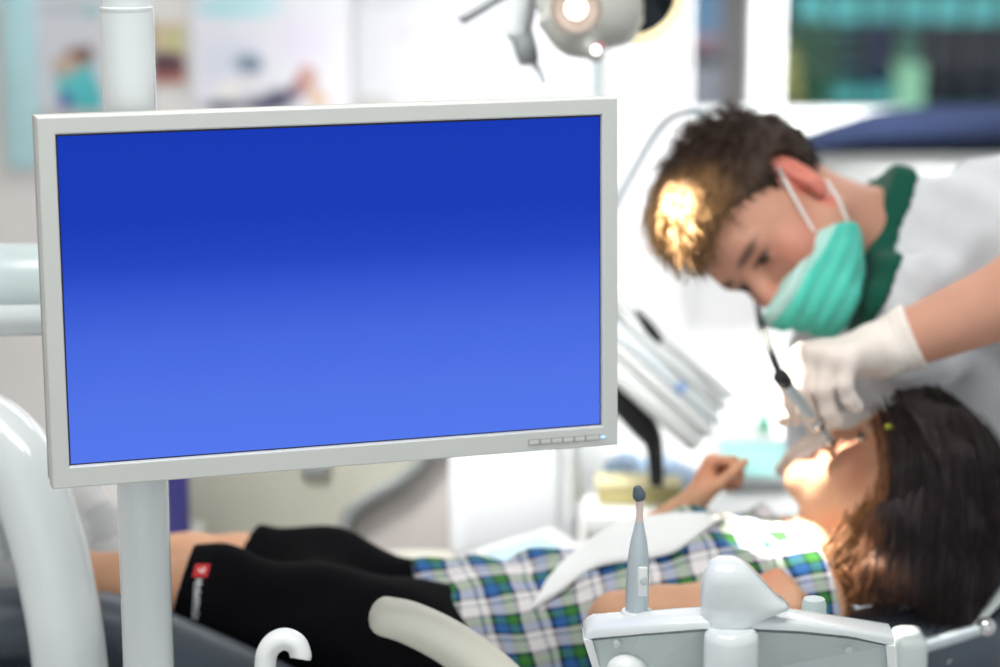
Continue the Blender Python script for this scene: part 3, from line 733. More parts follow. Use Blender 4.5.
SKIN_D = (204, 150, 126); SKIN_C = (218, 166, 132)
def face_paint(C, T, X, skin, child=False, lips=(176, 92, 86), brow=(66, 48, 38), lid=1.):
    l, f, u = T.inv(X); al = abs(l); near = (f*f+l*l+u*u < .03)
    def W(c, r, soft=.5): return (1-sstep(1-soft, 1+soft, np.sqrt(((al-c[0])/r[0])**2+((f-c[1])/r[1])**2+((u-c[2])/r[2])**2)))*near
    C = mixc(C, .45*W((.046, .068, -.03), (.03, .04, .025), .7), (206, 118, 100))
    C = mixc(C, .5*W((.0, .11, -.036), (.016, .02, .016), .6), (206, 120, 104))
    C = mixc(C, .4*W((.031, .085, -.004), (.026, .03, .018), .6), (150, 96, 82))
    C = mixc(C, .85*W((.032, .088, .018 if not child else .02), (.022, .03, .006), .35), brow)
    eye = (np.sqrt((al-.031)**2+(f-.0775)**2+(u+.004)**2) < .0142) & near
    e = eye & (u > -.0085) & (u < .0); C = mixc(C, e*.9, (150, 122, 110)); C = mixc(C, (e & (abs(al-.031) < .0085))*1., (44, 30, 24))
    C = mixc(C, W((.031, .09, .0008), (.016, .02, .0034), .3)*.95, (52, 36, 30))
    mu = -.074 if not child else -.067
    C = mixc(C, .8*W((0, .09, mu), (.024, .03, .013), .35), lips)
    if child: C = mixc(C, W((0, .07, -.067), (.018, .022, .009), .3)*.8, (120, 48, 46))
    ear = (al > .07) & (f > -.055) & (f < .006) & (abs(u) < .05); C = mixc(C, ear*.55, (222, 104, 96))  # ears painted red for backlight showing through them
    return C

def dentist():
    CH = P(775, 220, 2.64); ca = math.cos(math.radians(35)); sa = math.sin(math.radians(35)); KD = .935
    f = ca*(-.45*RT-.89*UP)-sa*FW; u = -.89*RT+.45*UP
    T = HeadT(CH, f, u, KD)
    hip = P(1150, 640, 2.95); r = empty('person', (hip[0], hip[1], 0), 'dentist in white shirt and teal face mask bending over the child', 'person')
    neck0 = T(0, -.03, -.05); neckb = P(890, 252, 2.73)
    shl, shr = P(1035, 238, 2.64), P(930, 300, 2.98)
    ell_, wl = P(1135, 248, 2.44), P(880, 350, 2.5)
    elr, wr = P(880, 468, 3.0), P(908, 443, 2.73)
    chest = P(985, 345, 2.84); belly = P(1080, 500, 2.93)
    hl, hr_ = hip+V3(0, -.1, 0), hip+V3(0, .1, 0)
    kl, kr = P(905, 760, 2.72), P(900, 740, 3.2); kl[2] = kr[2] = .5
    al, ar = V3(kl[0]+.22, kl[1], .1), V3(kr[0]+.22, kr[1], .1)
    def torso(s, g=0.):
        s.rc(neckb, chest, .058+g*1.7, .125+g, .05); s.rc(chest, belly, .13+g, .135+g, .05); s.rc(belly, hip, .135+g, .145+g, .05)
        s.rc(shl, shr, .062+g, .06+g, .05); s.rc(shl, belly, .075+g, .1+g, .06); s.rc(shr, belly, .07+g, .1+g, .06)
        s.rc(neckb+(shl-neckb)*.25, shl, .046+g*1.3, .06+g, .04); s.rc(neckb+(shr-neckb)*.25, shr, .046+g*1.3, .06+g, .04)
    def armsup(s, g=0.):
        s.rc(shl, ell_, .062+g*1.3, .046+g*1.6, .03); s.rc(shr, elr, .056+g*1.3, .046+g*1.8, .03)
    def legs(s, g=0.):
        for a, k_, c in ((hl, kl, al), (hr_, kr, ar)):
            s.rc(a, k_, .088+g, .06+g, .03); s.rc(k_, c, .056+g, .038+g, .015)
            if g == 0: s.rc(c, c+V3(-.16, 0, -.055), .034, .026, .01)
    HL = dict(x=-.80*RT-.10*UP-.58*FW, z=.95*UP-.12*FW-.05*RT)
    HR = dict(x=-RT*.97+.08*UP-.15*FW, z=.6*UP-.5*FW)
    curlL = [(.95, .7, .35), (1.1, .7, .4), (1.2, .7, .4), (1.25, .75, .4)]
    curlR = [(.2, .45, .3), (.35, .5, .3), (.5, .6, .35), (.6, .6, .35)]
    def hands(s, g=0.):
        a = hand_prims(s, wl, HL['x'], HL['z'], 1, .98, curlL, thumb=(.62, .42, -.6), tc=(.35, .3), grow=g)
        b = hand_prims(s, wr, HR['x'], HR['z'], -1, .95, curlR, grow=g); return a, b
    def forearms(s, g=0.):
        m1 = ell_*.6+wl*.4; s.rc(ell_, m1, .045+g, .044+g, .02); s.rc(m1, wl, .044+g, .0275+g, .015)
        m2 = elr*.6+wr*.4; s.rc(elr, m2, .044+g, .042+g, .02); s.rc(m2, wr, .042+g, .027+g, .015)
    B = S(); head_prims(B, T, KD)
    B.rc(neck0, neckb, .05, .055, .02); B.rc(T(0, -.05, -.02), neckb-UP*.0, .04, .052, .02)
    torso(B); armsup(B); forearms(B); hands(B); legs(B)
    V, F = B.mesh(.0034)
    C = np.tile(lin(SKIN_D), (len(V), 1)); C = face_paint(C, T, V, SKIN_D)
    C = mixc(C, .25*np.clip((V[:, 0]-CH[0])*0, 0, 1), SKIN_D)
    mk('body', (V, F, C), m_skin, r, smooth=180)
    # hair
    H = S(); A = [T.L, T.f, T.u]; k = KD
    H.el(T(0, -.012, .043), np.array([.0865, .11, .095])*k, A, .01)
    H.el(T(.0, .045, .098), np.array([.058, .05, .034])*k, A, .03)
    H.rc(T(0, .05, .105), T(0, .09, .08), .03*k, .021*k, .03)
    def hpost(X, d):
        l, f_, u_ = T.inv(X); al_ = abs(l)
        h = np.interp(f_, [-.12, -.09, -.045, -.012, .004, .012, .022, .036, .075, .12], [-.085, -.075, -.05, .022, .02, -.022, .03, .04, .066, .064])
        d = d+.0012*np.sin(l*420+wob(X, 9, 2.2, 4))*sstep(-.05, .05, u_)+wob(X, 30, .002, 2)
        d = np.maximum(d, -(np.sqrt(((f_+.012)/.026)**2+((u_-.002)/.04)**2)-1)*.02*(al_ > .05)-.2*(al_ <= .05))
        d = d+.012*(1-sstep(-.07, .03, u_))           # close cut at the nape and sides
        return np.maximum(d, (h-u_)*.8)
    HV, HF = H.mesh(.003, hpost)
    l, f_, u_ = T.inv(HV)
    HC = np.tile(lin((58, 44, 36)), (len(HV), 1)); HC = mixc(HC, sstep(.0, .07, f_)*sstep(.04, .1, u_)*.8, (164, 118, 70))  # golden front paints the lamp light into the hair colour
    lines = []; ids = RNG.choice(len(HV), 3800); cc = []
    top = T(0, -.05, .12)
    for i in ids:
        p = HV[i]; l0, f0, u0 = l[i], f_[i], u_[i]
        if u0 < -.02 and f0 > -.02: continue
        n = nrm(p-T(0, -.01, .03)); flow = T.f*(.9 if u0 > .06 else .25)-T.u*(.15 if u0 > .06 else .8)-T.f*(0 if u0 > .06 else .3)+RNG.normal(size=3)*.3
        flow = nrm(flow-n*(flow@n)*.9); ln = ((.024 if f0 > .02 else .03) if u0 > .06 else .013)*(.6+.7*RNG.random()); lift = .75 if u0 > .08 else .25
        t = np.linspace(0, 1, 5)[:, None]
        lines.append(p-n*.002+flow*ln*t+n*ln*lift*np.sin(t*1.9)*.6+RNG.normal(size=3)*.002*t)
        w = sstep(.0, .07, f0)*sstep(.04, .1, u0); base = lin((62, 46, 38))*(1-w)+lin((186, 146, 100))*w  # front strands get the same painted lamp light
        cc.append(np.tile(base*(.7+.6*RNG.random()), (15, 1)))
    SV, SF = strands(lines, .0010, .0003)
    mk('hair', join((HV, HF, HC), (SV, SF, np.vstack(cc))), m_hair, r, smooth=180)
    # shirt: follows the torso and upper arms, cut at the neckline; green collar band along the cut
    nn = nrm(-.91*RT+.40*UP-.1*FW); pc = P(877, 254, 2.6); 
    ubl = nrm(wl-ell_); ubr = nrm(wr-elr)
    SH = S(); torso(SH, .016); armsup(SH, .014); SH.rc(elr, elr+ubr*.05, .066, .062, .02); SH.rc(ell_, ell_+ubl*.02, .068, .066, .02)
    SH.rc(neckb+nn*.05, neckb-nn*.05, .078, .09, .03); SH.rc(P(905, 300, 2.62), P(905, 345, 2.66), .05, .06, .05); SH.rc(P(830, 345, 2.86), P(832, 445, 2.9), .048, .058, .04)   # slack front and far sleeve
    def folds(X): return wob(X, 9, .004, 11)+wob(X, 19, .002, 12)+.0025*np.sin((X@nrm(RT*.6+UP*.8+FW*.3))*95+wob(X, 5, 1.8, 13))
    def spost(X, d):
        d = d+folds(X)
        d = np.maximum(d, (X-pc)@nn)
        e1 = (X-(ell_+ubl*.035))@ubl; ts = np.clip((X-shl)@nrm(ell_-shl)/np.linalg.norm(ell_-shl), 0, 1); du = np.linalg.norm(X-shl-ts[:, None]*(ell_-shl), axis=1); tw = np.clip((X-ell_)@ubl, 0, .3); dw = np.linalg.norm(X-ell_-tw[:, None]*ubl, axis=1); near = (np.linalg.norm(X-ell_, axis=1) < .16) & (dw < du); d = np.where(near, np.maximum(d, e1), d)
        return d
    V, F = SH.mesh(.0065, spost)
    C = np.tile(lin((216, 219, 223)), (len(V), 1)); sh = mk('shirt', (V, F, C), m_cloth, r, smooth=180, label='white short sleeved clinic shirt')
    def cpost(X, d):
        a = (X-pc)@nn; return np.maximum(np.maximum(np.maximum(d+folds(X), a-.003), -(a+.024)), P(842, 300, 2.64)[0]-X[:, 0])
    V, F = SH.mesh(.005, lambda X, d: cpost(X, d-.0035), bounds=(pc-.2, pc+.2))
    C = np.tile(lin((20, 82, 66)), (len(V), 1)); mk('collar', (V, F, C), m_cloth, sh, smooth=180, label='dark green collar band')
    # trousers and shoes
    TR = S(); legs(TR, .014); TR.rc(belly, hip, .14, .155, .05)
    def tpost(X, d): return np.maximum(d+wob(X, 8, .003, 3), .12-X[:, 2])
    tp = S(); tp.p = [q for q in TR.p]; V, F = tp.mesh(.009, lambda X, d: np.maximum(tpost(X, d), X[:, 2]-.72))
    mk('trousers', (V, F, np.tile(lin((228, 231, 234)), (len(V), 1))), m_cloth, r, smooth=180)
    for c in (al, ar):
        q = S(); q.rc(c+V3(.02, 0, -.06), c+V3(-.17, 0, -.068), .04, .034, .02); q.rc(c, c+V3(0, 0, -.05), .043, .042, .02)
        V, F = q.mesh(.006, lambda X, d: np.maximum(d, .004-X[:, 2])); mk('shoe', (V, F, np.tile(lin((236, 236, 236)), (len(V), 1))), m_cloth, r, smooth=180)
    # face mask: shell over nose, mouth and chin
    K = S()
    for c, rad, kk in (((0, .03, -.01), (.066, .064, .085), .02), ((0, .03, -.062), (.058, .058, .05), .03)): K.el(T(*c), np.array(rad)*k+.004, A, kk)
    K.rc(T(0, .09, -.012), T(0, .108, -.04), .012, .017, .03); K.rc(T(0, .1, -.05), T(0, .084, -.1), .03, .026, .04)
    for q in (-1, 1): K.rc(T(q*.058, 0, -.052), T(q*.02, .074, -.1), .02, .02, .03)
    def kpost(X, d):
        l_, f2, u2 = T.inv(X); d = d+.0012*np.sin(u2*330)*sstep(.02, .06, f2)+wob(X, 22, .0012, 5)
        d = np.maximum(d, (u2+.031+.2*abs(l_))*.9); d = np.maximum(d, -(f2-u2-.086)*.7); return np.maximum(d, (-.126-u2))
    V, F = K.mesh(.0028, kpost); l_, f2, u2 = T.inv(V)
    C = np.tile(lin((86, 208, 188)), (len(V), 1)); C = mixc(C, sstep(-.046, -.043, u2+.2*abs(l_))*.85, (206, 232, 226)); C = mixc(C, .25*(np.sin(u2*330) > .3), (130, 226, 208))
    mk_ = mk('face_mask', (V, F, C), m_cloth, r, smooth=180, label='teal pleated surgical face mask with white top edge')
    m_loop = mat('white elastic', (240, 240, 238), .8)
    for a, mid, b in ((T(.066, .046, -.04), T(.079, .026, -.004), T(.083, -.002, .03)), (T(.064, .01, -.074), T(.077, -.004, -.052), T(.082, -.02, -.028))):
        m = M(); m.tube([a, mid, b], .0019, n=8, sub=5); mk('ear_loop', m, m_loop, mk_)
    # gloves: skin-tight over both hands, ending in a rolled cuff past the wrist
    for side, W, e in ((0, wl, ell_), (1, wr, elr)):
        G_ = S(); h = HL if side == 0 else HR
        hand_prims(G_, W, h['x'], h['z'], 1 if side == 0 else -1, .98 if side == 0 else .95, curlL if side == 0 else curlR, **(dict(thumb=(.62, .42, -.6), tc=(.35, .3)) if side == 0 else {}), grow=.0018)
        dn = nrm(e-W); ce = W+dn*.035; G_.rc(W, ce, .0295, .034, .015); G_.rc(ce, W+dn*.042, .0345, .0375, .004)
        V, F = G_.mesh(.0026, lambda X, d: np.maximum(d+wob(X, 30, .0007, 8)+.0006*np.sin((X@dn)*700)*sstep(0, .02, (X-W)@dn), (X-(W+dn*.04))@dn))
        C = np.tile(lin((238, 228, 219)), (len(V), 1)); C = mixc(C, .7*sstep(.07, .14, np.linalg.norm(V-W, axis=1)), (230, 200, 184)); mk('glove', (V, F, C), vmat('latex glove %d' % side, .5, bump=.12, bscale=70), r, smooth=180, label='off white latex glove')
    # stool
    st = empty('dentist_stool', (hip[0], hip[1], 0), 'round padded stool on a chrome stem under the dentist', 'stool')
    zt = hip[2]-.165
    mk('seat', M().lathe((hip[0], hip[1], zt-.06), (0, 0, 1), [(0, .16), (.01, .175), (.045, .175), (.058, .16)], n=36), m_darkpad, st)
    mk('stem', M().lathe((hip[0], hip[1], .06), (0, 0, 1), [(0, .025), (zt-.12, .02)], n=20), m_chrome, st)
    m = M()
    for q in range(5): m.tube([V3(hip[0], hip[1], .07), V3(hip[0]+.24*math.cos(q*1.2566), hip[1]+.24*math.sin(q*1.2566), .05)], [.02, .014], n=10, sub=1)
    mk('base', m, m_black, st)
    for q in range(5): mk('caster', M().ell((hip[0]+.24*math.cos(q*1.2566), hip[1]+.24*math.sin(q*1.2566), .024), (.022, .022, .022), n=14, m=8), m_black, st)
    return T
TD = dentist()

def child():
    CH = P(885, 495, 2.55); q = math.radians(2)
    f = math.cos(q)*(-.41*RT+.91*UP)-math.sin(q)*FW; u = .91*RT+.41*UP
    k = .82; T = HeadT(CH, f, u, k)
    r = empty('person', (P(440, 600, 2.5)[0], YC, .7), 'child lying in the dental chair in plaid shirt and black shorts', 'person')
    neckb = P(806, 567, 2.55); chest = P(690, 594, 2.54); belly = P(560, 638, 2.52); pel = P(450, 652, 2.51)
    shn, shf = P(800, 602, 2.43), P(785, 560, 2.67)
    eln, wn = P(618, 622, 2.36), P(738, 606, 2.37)
    elf, wf = P(630, 560, 2.72), P(690, 508, 2.66)
    hn, hf = P(425, 655, 2.45), P(425, 640, 2.58)
    kn, kf = P(195, 594, 2.44), P(243, 569, 2.63)
    an, af = P(14, 568, 2.45), P(100, 552, 2.66)
    def torso(s, g=0.):
        s.rc(neckb, chest, .036+g, .068+g, .03); s.rc(chest, belly, .07+g, .06+g, .04); s.rc(belly, pel, .06+g, .062+g, .04)
        for sh, z in ((shn, -1), (shf, 1)):
            s.rc(neckb, sh, .034+g, .036+g, .03); s.rc(sh, belly+V3(0, z*.045, 0), .042+g, .05+g, .04); s.rc(belly+V3(0, z*.045, 0), pel+V3(0, z*.045, 0), .05+g, .056+g, .04)
    def ups(s, g=0.):
        s.rc(shn, eln, .036+g, .028+g, .02); s.rc(shf, elf, .034+g, .028+g, .02)
    def legs(s, g=0., gk=None):
        gk = g if gk is None else gk
        s.rc(hn, kn, .062+g, .04+gk, .02); s.rc(hf, kf, .058+g, .039+gk, .02)
    B = S(); head_prims(B, T, k, child=True)
    B.rc(T(0, -.025, -.045), neckb, .039, .038, .025); torso(B); ups(B); legs(B)
    for e, w in ((eln, wn), (elf, wf)):
        m_ = e*.62+w*.38; B.rc(e, m_, .029, .0285, .012); B.rc(m_, w, .0285, .019, .01)
    hand_prims(B, wn, nrm(RT*.93+UP*.3-FW*.05), nrm(UP*.55-FW*.85), 1, .64, [(1.0, 1.2, .6), (1.1, 1.2, .6), (1.15, 1.2, .6), (1.2, 1.2, .6)], thumb=(.7, .4, -.5))
    hand_prims(B, wf, nrm(RT*.45+UP*.9+FW*.1), nrm(-RT*.75+UP*.3+FW*.15), 1, .66, [(1.1, 1.1, .6), (1.15, 1.15, .6), (1.1, 1.2, .6), (1.2, 1.1, .6)], thumb=(.8, .35, -.5), tc=(.5, .5))
    for kk, a in ((kn, an), (kf, af)):
        m_ = kk*.65+a*.35; B.rc(kk, m_+V3(0, 0, -.004), .037, .036, .012); B.rc(m_+V3(0, 0, -.004), a, .036, .023, .012); B.rc(a, a+nrm(V3(-.35, 0, 1))*.09, .024, .018, .015)
    V, F = B.mesh(.0026)
    C = np.tile(lin(SKIN_C), (len(V), 1)); C = face_paint(C, T, V, SKIN_C, True, lips=(206, 116, 104))
    for c in (wf, wn):
        d = np.linalg.norm(V-(c+nrm(RT*.45+UP*.9)*.05), axis=1); C = mixc(C, .4*(1-sstep(.01, .05, d)), (226, 120, 86))  # reddish light on the fingers painted into the skin
    mk('body', (V, F, C), m_skin, r, smooth=180)
    # hair: guide curves over the scalp falling down over the near side of the headrest
    G = []
    def gd(*pp): G.append([P(*q_) for q_ in pp])
    gd((884, 428, 2.5), (892, 470, 2.46), (882, 525, 2.44), (862, 568, 2.43), (852, 590, 2.43))
    gd((884, 424, 2.5), (894, 470, 2.45), (886, 530, 2.43), (874, 570, 2.42), (866, 588, 2.42))
    gd((892, 416, 2.5), (908, 465, 2.44), (904, 530, 2.42), (896, 570, 2.41), (891, 590, 2.41))
    gd((902, 411, 2.51), (924, 465, 2.44), (924, 530, 2.42), (918, 575, 2.41), (914, 598, 2.42))
    gd((914, 407, 2.52), (942, 462, 2.45), (946, 530, 2.42), (940, 590, 2.42), (938, 618, 2.42))
    gd((926, 405, 2.53), (958, 456, 2.46), (966, 530, 2.44), (962, 590, 2.43), (956, 632, 2.43))
    gd((938, 408, 2.54), (972, 452, 2.48), (984, 520, 2.46), (978, 580, 2.45), (962, 630, 2.44))
    gd((946, 414, 2.56), (980, 456, 2.54), (996, 520, 2.51), (992, 570, 2.5), (976, 610, 2.48))
    gd((932, 410, 2.6), (966, 450, 2.63), (986, 510, 2.63), (988, 570, 2.6), (975, 605, 2.58))
    gd((900, 418, 2.6), (926, 455, 2.64), (945, 510, 2.65), (950, 560, 2.63), (945, 590, 2.6))
    gd((886, 426, 2.58), (896, 470, 2.64), (890, 520, 2.66), (880, 560, 2.66), (868, 590, 2.65))
    def gline(a):
        return catmull(np.array(a), np.zeros((len(a), 2)), 6)[0]
    GL = [gline(a) for a in G]
    H = S(); A = [T.L, T.f, T.u]
    H.el(T(0, -.012, .04), np.array([.087, .108, .095])*k, A, .01)
    for L_ in GL:
        q_ = L_[::3]; n_ = len(q_)
        for i in range(n_-1): t = i/(n_-1); H.rc(q_[i], q_[i+1], .017*(1-t)+.011*t, .017*(1-t)+.009*t, .02)
    def hpost(X, d):
        l_, f_, u_ = T.inv(X); zz = X[:, 2]
        face = np.maximum(.052-u_, 0)                     # hairline in front
        fr = np.maximum((f_-.035)*.8, (.05-u_)*.8)          # keep in front of the ears clear
        px = 500+X[:, 0]/((X-CAM)@FW)*FPX
        d = d+.0008*np.sin(px*.55+wob(X, 7, 2.5, 4))+wob(X, 16, .0025, 6)
        cut = np.minimum((f_-.02)*.8, (.058-u_)*.8)         # region ahead of ear and below the hairline
        return np.maximum(d, cut)
    HV, HF = H.mesh(.0032, hpost)
    HC = np.tile(lin((40, 31, 32)), (len(HV), 1))
    l_, f_, u_ = T.inv(HV); HC = mixc(HC, (1-sstep(-.075, -.02, u_))*.8*(1-sstep(2.2, 2.3, 0*u_)), (104, 66, 44))  # brown tint towards the neck paints in lit hair
    lines = []; cc = []
    for i in range(1900):
        g = RNG.random()*(len(GL)-1.001); j = int(g); t = g-j
        Lq = GL[j]*(1-t)+GL[j+1]*t; n_ = len(Lq)
        s0 = int(RNG.integers(0, n_*.45)); s1 = int(min(n_, s0+RNG.integers(8, 22))); Lq = Lq[s0:s1]
        if len(Lq) < 4: continue
        out = Lq-P(925, 500, 2.56); out /= np.linalg.norm(out, axis=1)[:, None]
        jit = RNG.normal(size=3)*.004; tt = np.linspace(0, 1, len(Lq))[:, None]
        Lq = Lq+out*(.015+.004*RNG.random())+jit+np.array([[.003, 0, 0]])*np.sin(tt*5+RNG.random()*6)*RNG.normal()+tt*RNG.normal(size=3)*.004
        lines.append(Lq); base = lin((38, 29, 30)) if g > 1.2 else lin((112, 72, 46)); cc.append(np.tile(base*(.6+.8*RNG.random()), (3*len(Lq), 1)))
    for i in range(320):      # loose strands over the shoulder, lamp light painted in as warm brown
        a = P(872+RNG.normal()*8, 520+RNG.normal()*12, 2.44); b = P(845+RNG.normal()*14, 570+RNG.normal()*8, 2.42); c = P(808+RNG.normal()*24, 596+RNG.normal()*12, 2.4)
        Lq = catmull(np.array([a, b, c]), np.zeros((3, 2)), 5)[0]; lines.append(Lq); cc.append(np.tile(lin((138, 92, 54))*(.6+.7*RNG.random()), (3*len(Lq), 1)))
    SV, SF = strands(lines, .0011, .0004)
    hr = mk('hair', join((HV, HF, HC), (SV, SF, np.vstack(cc))), m_hair, r, smooth=180)
    m = M(); m.box(P(893, 427, 2.462), (.017, .005, .006), bevel=.002); mk('hair_clip', m, mat('yellow green plastic', (196, 200, 66), .4), hr, label='yellow green hair clip')
    # plaid shirt
    pm = bpy.data.materials.new('plaid cotton'); n, l = nodes_of(pm); b = n['Principled BSDF']; b.inputs['Roughness'].default_value = .9; b.inputs['Specular IOR Level'].default_value = .1
    tc = n.new('ShaderNodeTexCoord'); nz = n.new('ShaderNodeTexNoise'); nz.inputs['Scale'].default_value = 9; l.new(tc.outputs['Object'], nz.inputs['Vector'])
    va = n.new('ShaderNodeVectorMath'); va.operation = 'MULTIPLY_ADD'; va.inputs[1].default_value = (.03, .03, .03); l.new(nz.outputs['Color'], va.inputs[0]); l.new(tc.outputs['Object'], va.inputs[2])
    def stripe(vec, period, ph, cols):
        d = n.new('ShaderNodeVectorMath'); d.operation = 'DOT_PRODUCT'; d.inputs[1].default_value = vec; l.new(va.outputs[0], d.inputs[0])
        q = n.new('ShaderNodeMath'); q.operation = 'MULTIPLY_ADD'; q.inputs[1].default_value = 1/period; q.inputs[2].default_value = ph; l.new(d.outputs['Value'], q.inputs[0])
        fr = n.new('ShaderNodeMath'); fr.operation = 'FRACT'; l.new(q.outputs[0], fr.inputs[0])
        ra = n.new('ShaderNodeValToRGB'); ra.color_ramp.interpolation = 'CONSTANT'; e = ra.color_ramp.elements
        e[0].position = 0; e[0].color = (*lin(cols[0][1]), 1); e[1].position = cols[1][0]; e[1].color = (*lin(cols[1][1]), 1)
        for p_, c in cols[2:]: x = e.new(p_); x.color = (*lin(c), 1)
        l.new(fr.outputs[0], ra.inputs[0]); return ra.outputs['Color']
    W_, N_, BL, GR = (244, 240, 240), (38, 44, 76), (64, 112, 176), (74, 138, 66)
    seq = [(0, W_), (.26, (150, 160, 170)), (.32, W_), (.44, N_), (.52, BL), (.70, (40, 80, 66)), (.76, GR), (.92, N_)]
    c1 = stripe((1, .15, .25), .062, .1, seq); c2 = stripe((-.2, .62, .95), .056, .3, seq)
    mx = n.new('ShaderNodeMix'); mx.data_type = 'RGBA'; mx.inputs['Factor'].default_value = .5; l.new(c1, mx.inputs['A']); l.new(c2, mx.inputs['B'])
    gm = n.new('ShaderNodeHueSaturation'); gm.inputs['Saturation'].default_value = 1.02; gm.inputs['Value'].default_value = .85; l.new(mx.outputs['Result'], gm.inputs['Color'])
    l.new(gm.outputs['Color'], b.inputs['Base Color'])
    SH = S(); torso(SH, .012); SH.rc(pel+V3(-.005, -.05, .0), pel+V3(.0, .05, .01), .082, .08, .03)
    SL = S(); SL.rc(shn, shn*.5+eln*.5, .05, .05, .02); SF_ = S(); SF_.rc(shf, shf*.45+elf*.55, .048, .05, .02)
    dn = nrm(eln-shn); dfr = nrm(elf-shf); hemd = nrm(pel-belly); nd = nrm(neckb-chest)
    SH.rc(shn, shn, .05, .05, .02)
    def spost(X, d):
        a1 = np.maximum(SL.ev(X), (X-(shn*.55+eln*.45))@dn); a2 = np.maximum(SF_.ev(X), (X-(shf*.5+elf*.5))@dfr)
        d = np.minimum(d, np.minimum(a1, a2))
        d = d+wob(X, 10, .004, 21)+.003*np.sin((X@nrm(RT+UP*.4+FW*.2))*80+wob(X, 6, 2, 22))
        d = np.maximum(d, (X-(pel+hemd*.028))@hemd); return np.maximum(d, (X-(neckb-nd*.006))@nd*.9)
    V, F = SH.mesh(.0045, spost, margin=.08); SHM = (V, F); mk('shirt', (V, F, np.ones((len(V), 3))), pm, r, smooth=180, label='blue green and white plaid shirt')
    # collar points
    # black shorts with red and white print
    SO = S(); legs(SO, .012, .008); SO.rc(pel+V3(0, -.045, 0), pel+V3(0, .045, 0), .07, .068, .03); SO.rc(hn*.5+kn*.5, hf*.5+kf*.5, .05, .05, .05); SO.rc(P(330, 597, 2.6), P(390, 618, 2.59), .067, .062, .04)
    SO.rc(kn, kn+nrm(kn-hn)*.03, .049, .048, .01); SO.rc(kf, kf+nrm(kf-hf)*.02, .047, .046, .01)
    d1, d2 = nrm(kn-hn), nrm(kf-hf)
    def shp(X, d):
        d = d+wob(X, 9, .004, 31)+.003*np.sin((X@nrm(RT*.5+UP*.8+FW*.5))*70+wob(X, 5, 2, 32))
        nearleg = ((X-hn)@FW) < ((kn+kf)/2-hn)@FW
        c1_ = (X-(kn+d1*.014))@d1; c2_ = (X-(kf-d2*.002))@d2
        d = np.where(nearleg, np.maximum(d, c1_), np.maximum(d, c2_)); return np.maximum(d, (X-(pel+(belly-pel)*.3))@nrm(belly-pel))
    V, F = SO.mesh(.0045, shp); so = mk('shorts', (V, F, np.tile(lin((17, 18, 21)), (len(V), 1))), mat('black cotton', (13, 13, 16), .95, bump=.2, bscale=250, spec=.08), r, smooth=180)
    # print projected on to the near leg of the shorts (small pieces laid on the cloth)
    from mathutils.bvhtree import BVHTree
    bv = BVHTree.FromPolygons(V.tolist(), F.tolist())
    def stick(m, poly, c):
        # poly in picture-plane millimetres around the near thigh: lay each vertex on the cloth, looking horizontally
        pts = []
        for x, y in poly:
            o = P(x, y, 2.0); h = bv.ray_cast(Vector(o), Vector(nrm(o-CAM)))
            if h[0] is None: return
            pts.append(np.array(h[0])-nrm(o-CAM)*.0012)
        k_ = len(pts); m.add(np.array(pts), [tuple(range(k_))], c)
    lg = M()
    def quad(m, x0, y0, x1, y1, c, sh=0): 
        N_ = 4
        for i in range(N_):
            a, b_ = y0+(y1-y0)*i/N_, y0+(y1-y0)*(i+1)/N_; s0 = -sh*(i/N_); s1 = -sh*((i+1)/N_); stick(m, [(x0+s0, a), (x1+s0, a), (x1+s1, b_), (x0+s1, b_)], c)
    quad(lg, 195.5, 564, 210.5, 577, (204, 40, 44), 3.5); mk('emblem', lg, m_print, so, smooth=0, label='red square emblem')
    m = M(); 
    for i in range(10):
        t0, t1 = i/10*math.pi*1.5-1.2, (i+1)/10*math.pi*1.5-1.2
        p0, p1 = (202+3.4*math.cos(t0), 569.5+3.2*math.sin(t0)), (202+3.4*math.cos(t1), 569.5+3.2*math.sin(t1)); q0, q1 = (202+1.4*math.cos(t0), 569.5+1.3*math.sin(t0)), (202+1.4*math.cos(t1), 569.5+1.3*math.sin(t1))
        stick(m, [p0, p1, q1, q0], (240, 225, 220))
    V_, F_, C_ = m.arrays(); V_ = V_-FW*.0012; mk('emblem_mark', (V_, F_, C_), m_print, so, smooth=0, label='white curved mark on red emblem')
    m = M(); y = 579; rg = random.Random(5)
    while y < 618:
        hgt = rg.uniform(2.4, 3.6); x = 198.2-(y-579)*.075
        a_ = rg.choice([(0, 8), (0, 6), (1.5, 8), (0, 7)])
        quad(m, x-4+a_[0], y, x-4+a_[1], y+hgt*.5, (222, 222, 224)); s0 = rg.uniform(0, 5); quad(m, x-4+s0, y, x-4+s0+2.2, y+hgt, (222, 222, 224)); y += hgt+.7
    mk('lettering', m, m_print, so, smooth=0, label='white illegible lettering down the shorts leg')
    # shoes and socks
    for a, w_, nm in ((an, -1, 'near'), (af, 1, 'far')):
        up_ = nrm(V3(-.25, 0, 1)); bk = nrm(V3(-1, 0, -.25))
        q_ = S(); heel = a+up_*(-.03)+bk*.012; toe = a+up_*.098+bk*.02
        q_.rc(heel, toe, .036, .031, .02); q_.rc(a, a+up_*.03, .036, .035, .02); q_.rc(a-bk*.03, a, .031, .034, .015); q_.rc(toe-up_*.02, toe+up_*.004, .036, .027, .02)
        V, F = q_.mesh(.004, lambda X, d: np.maximum(d+wob(X, 30, .001, 3), (X-(a+bk*.046))@bk))
        C = np.tile(lin((214, 216, 216)), (len(V), 1)); hh = (V-a)@up_; bb = (V-a)@bk
        C = mixc(C, ((bb < -.004) & (hh > .02) & (hh < .06))*.5, (150, 156, 160)); C = mixc(C, (hh > .1)*.9, (30, 36, 50))
        sh = mk('shoe', (V, F, C), m_cloth, r, smooth=180)
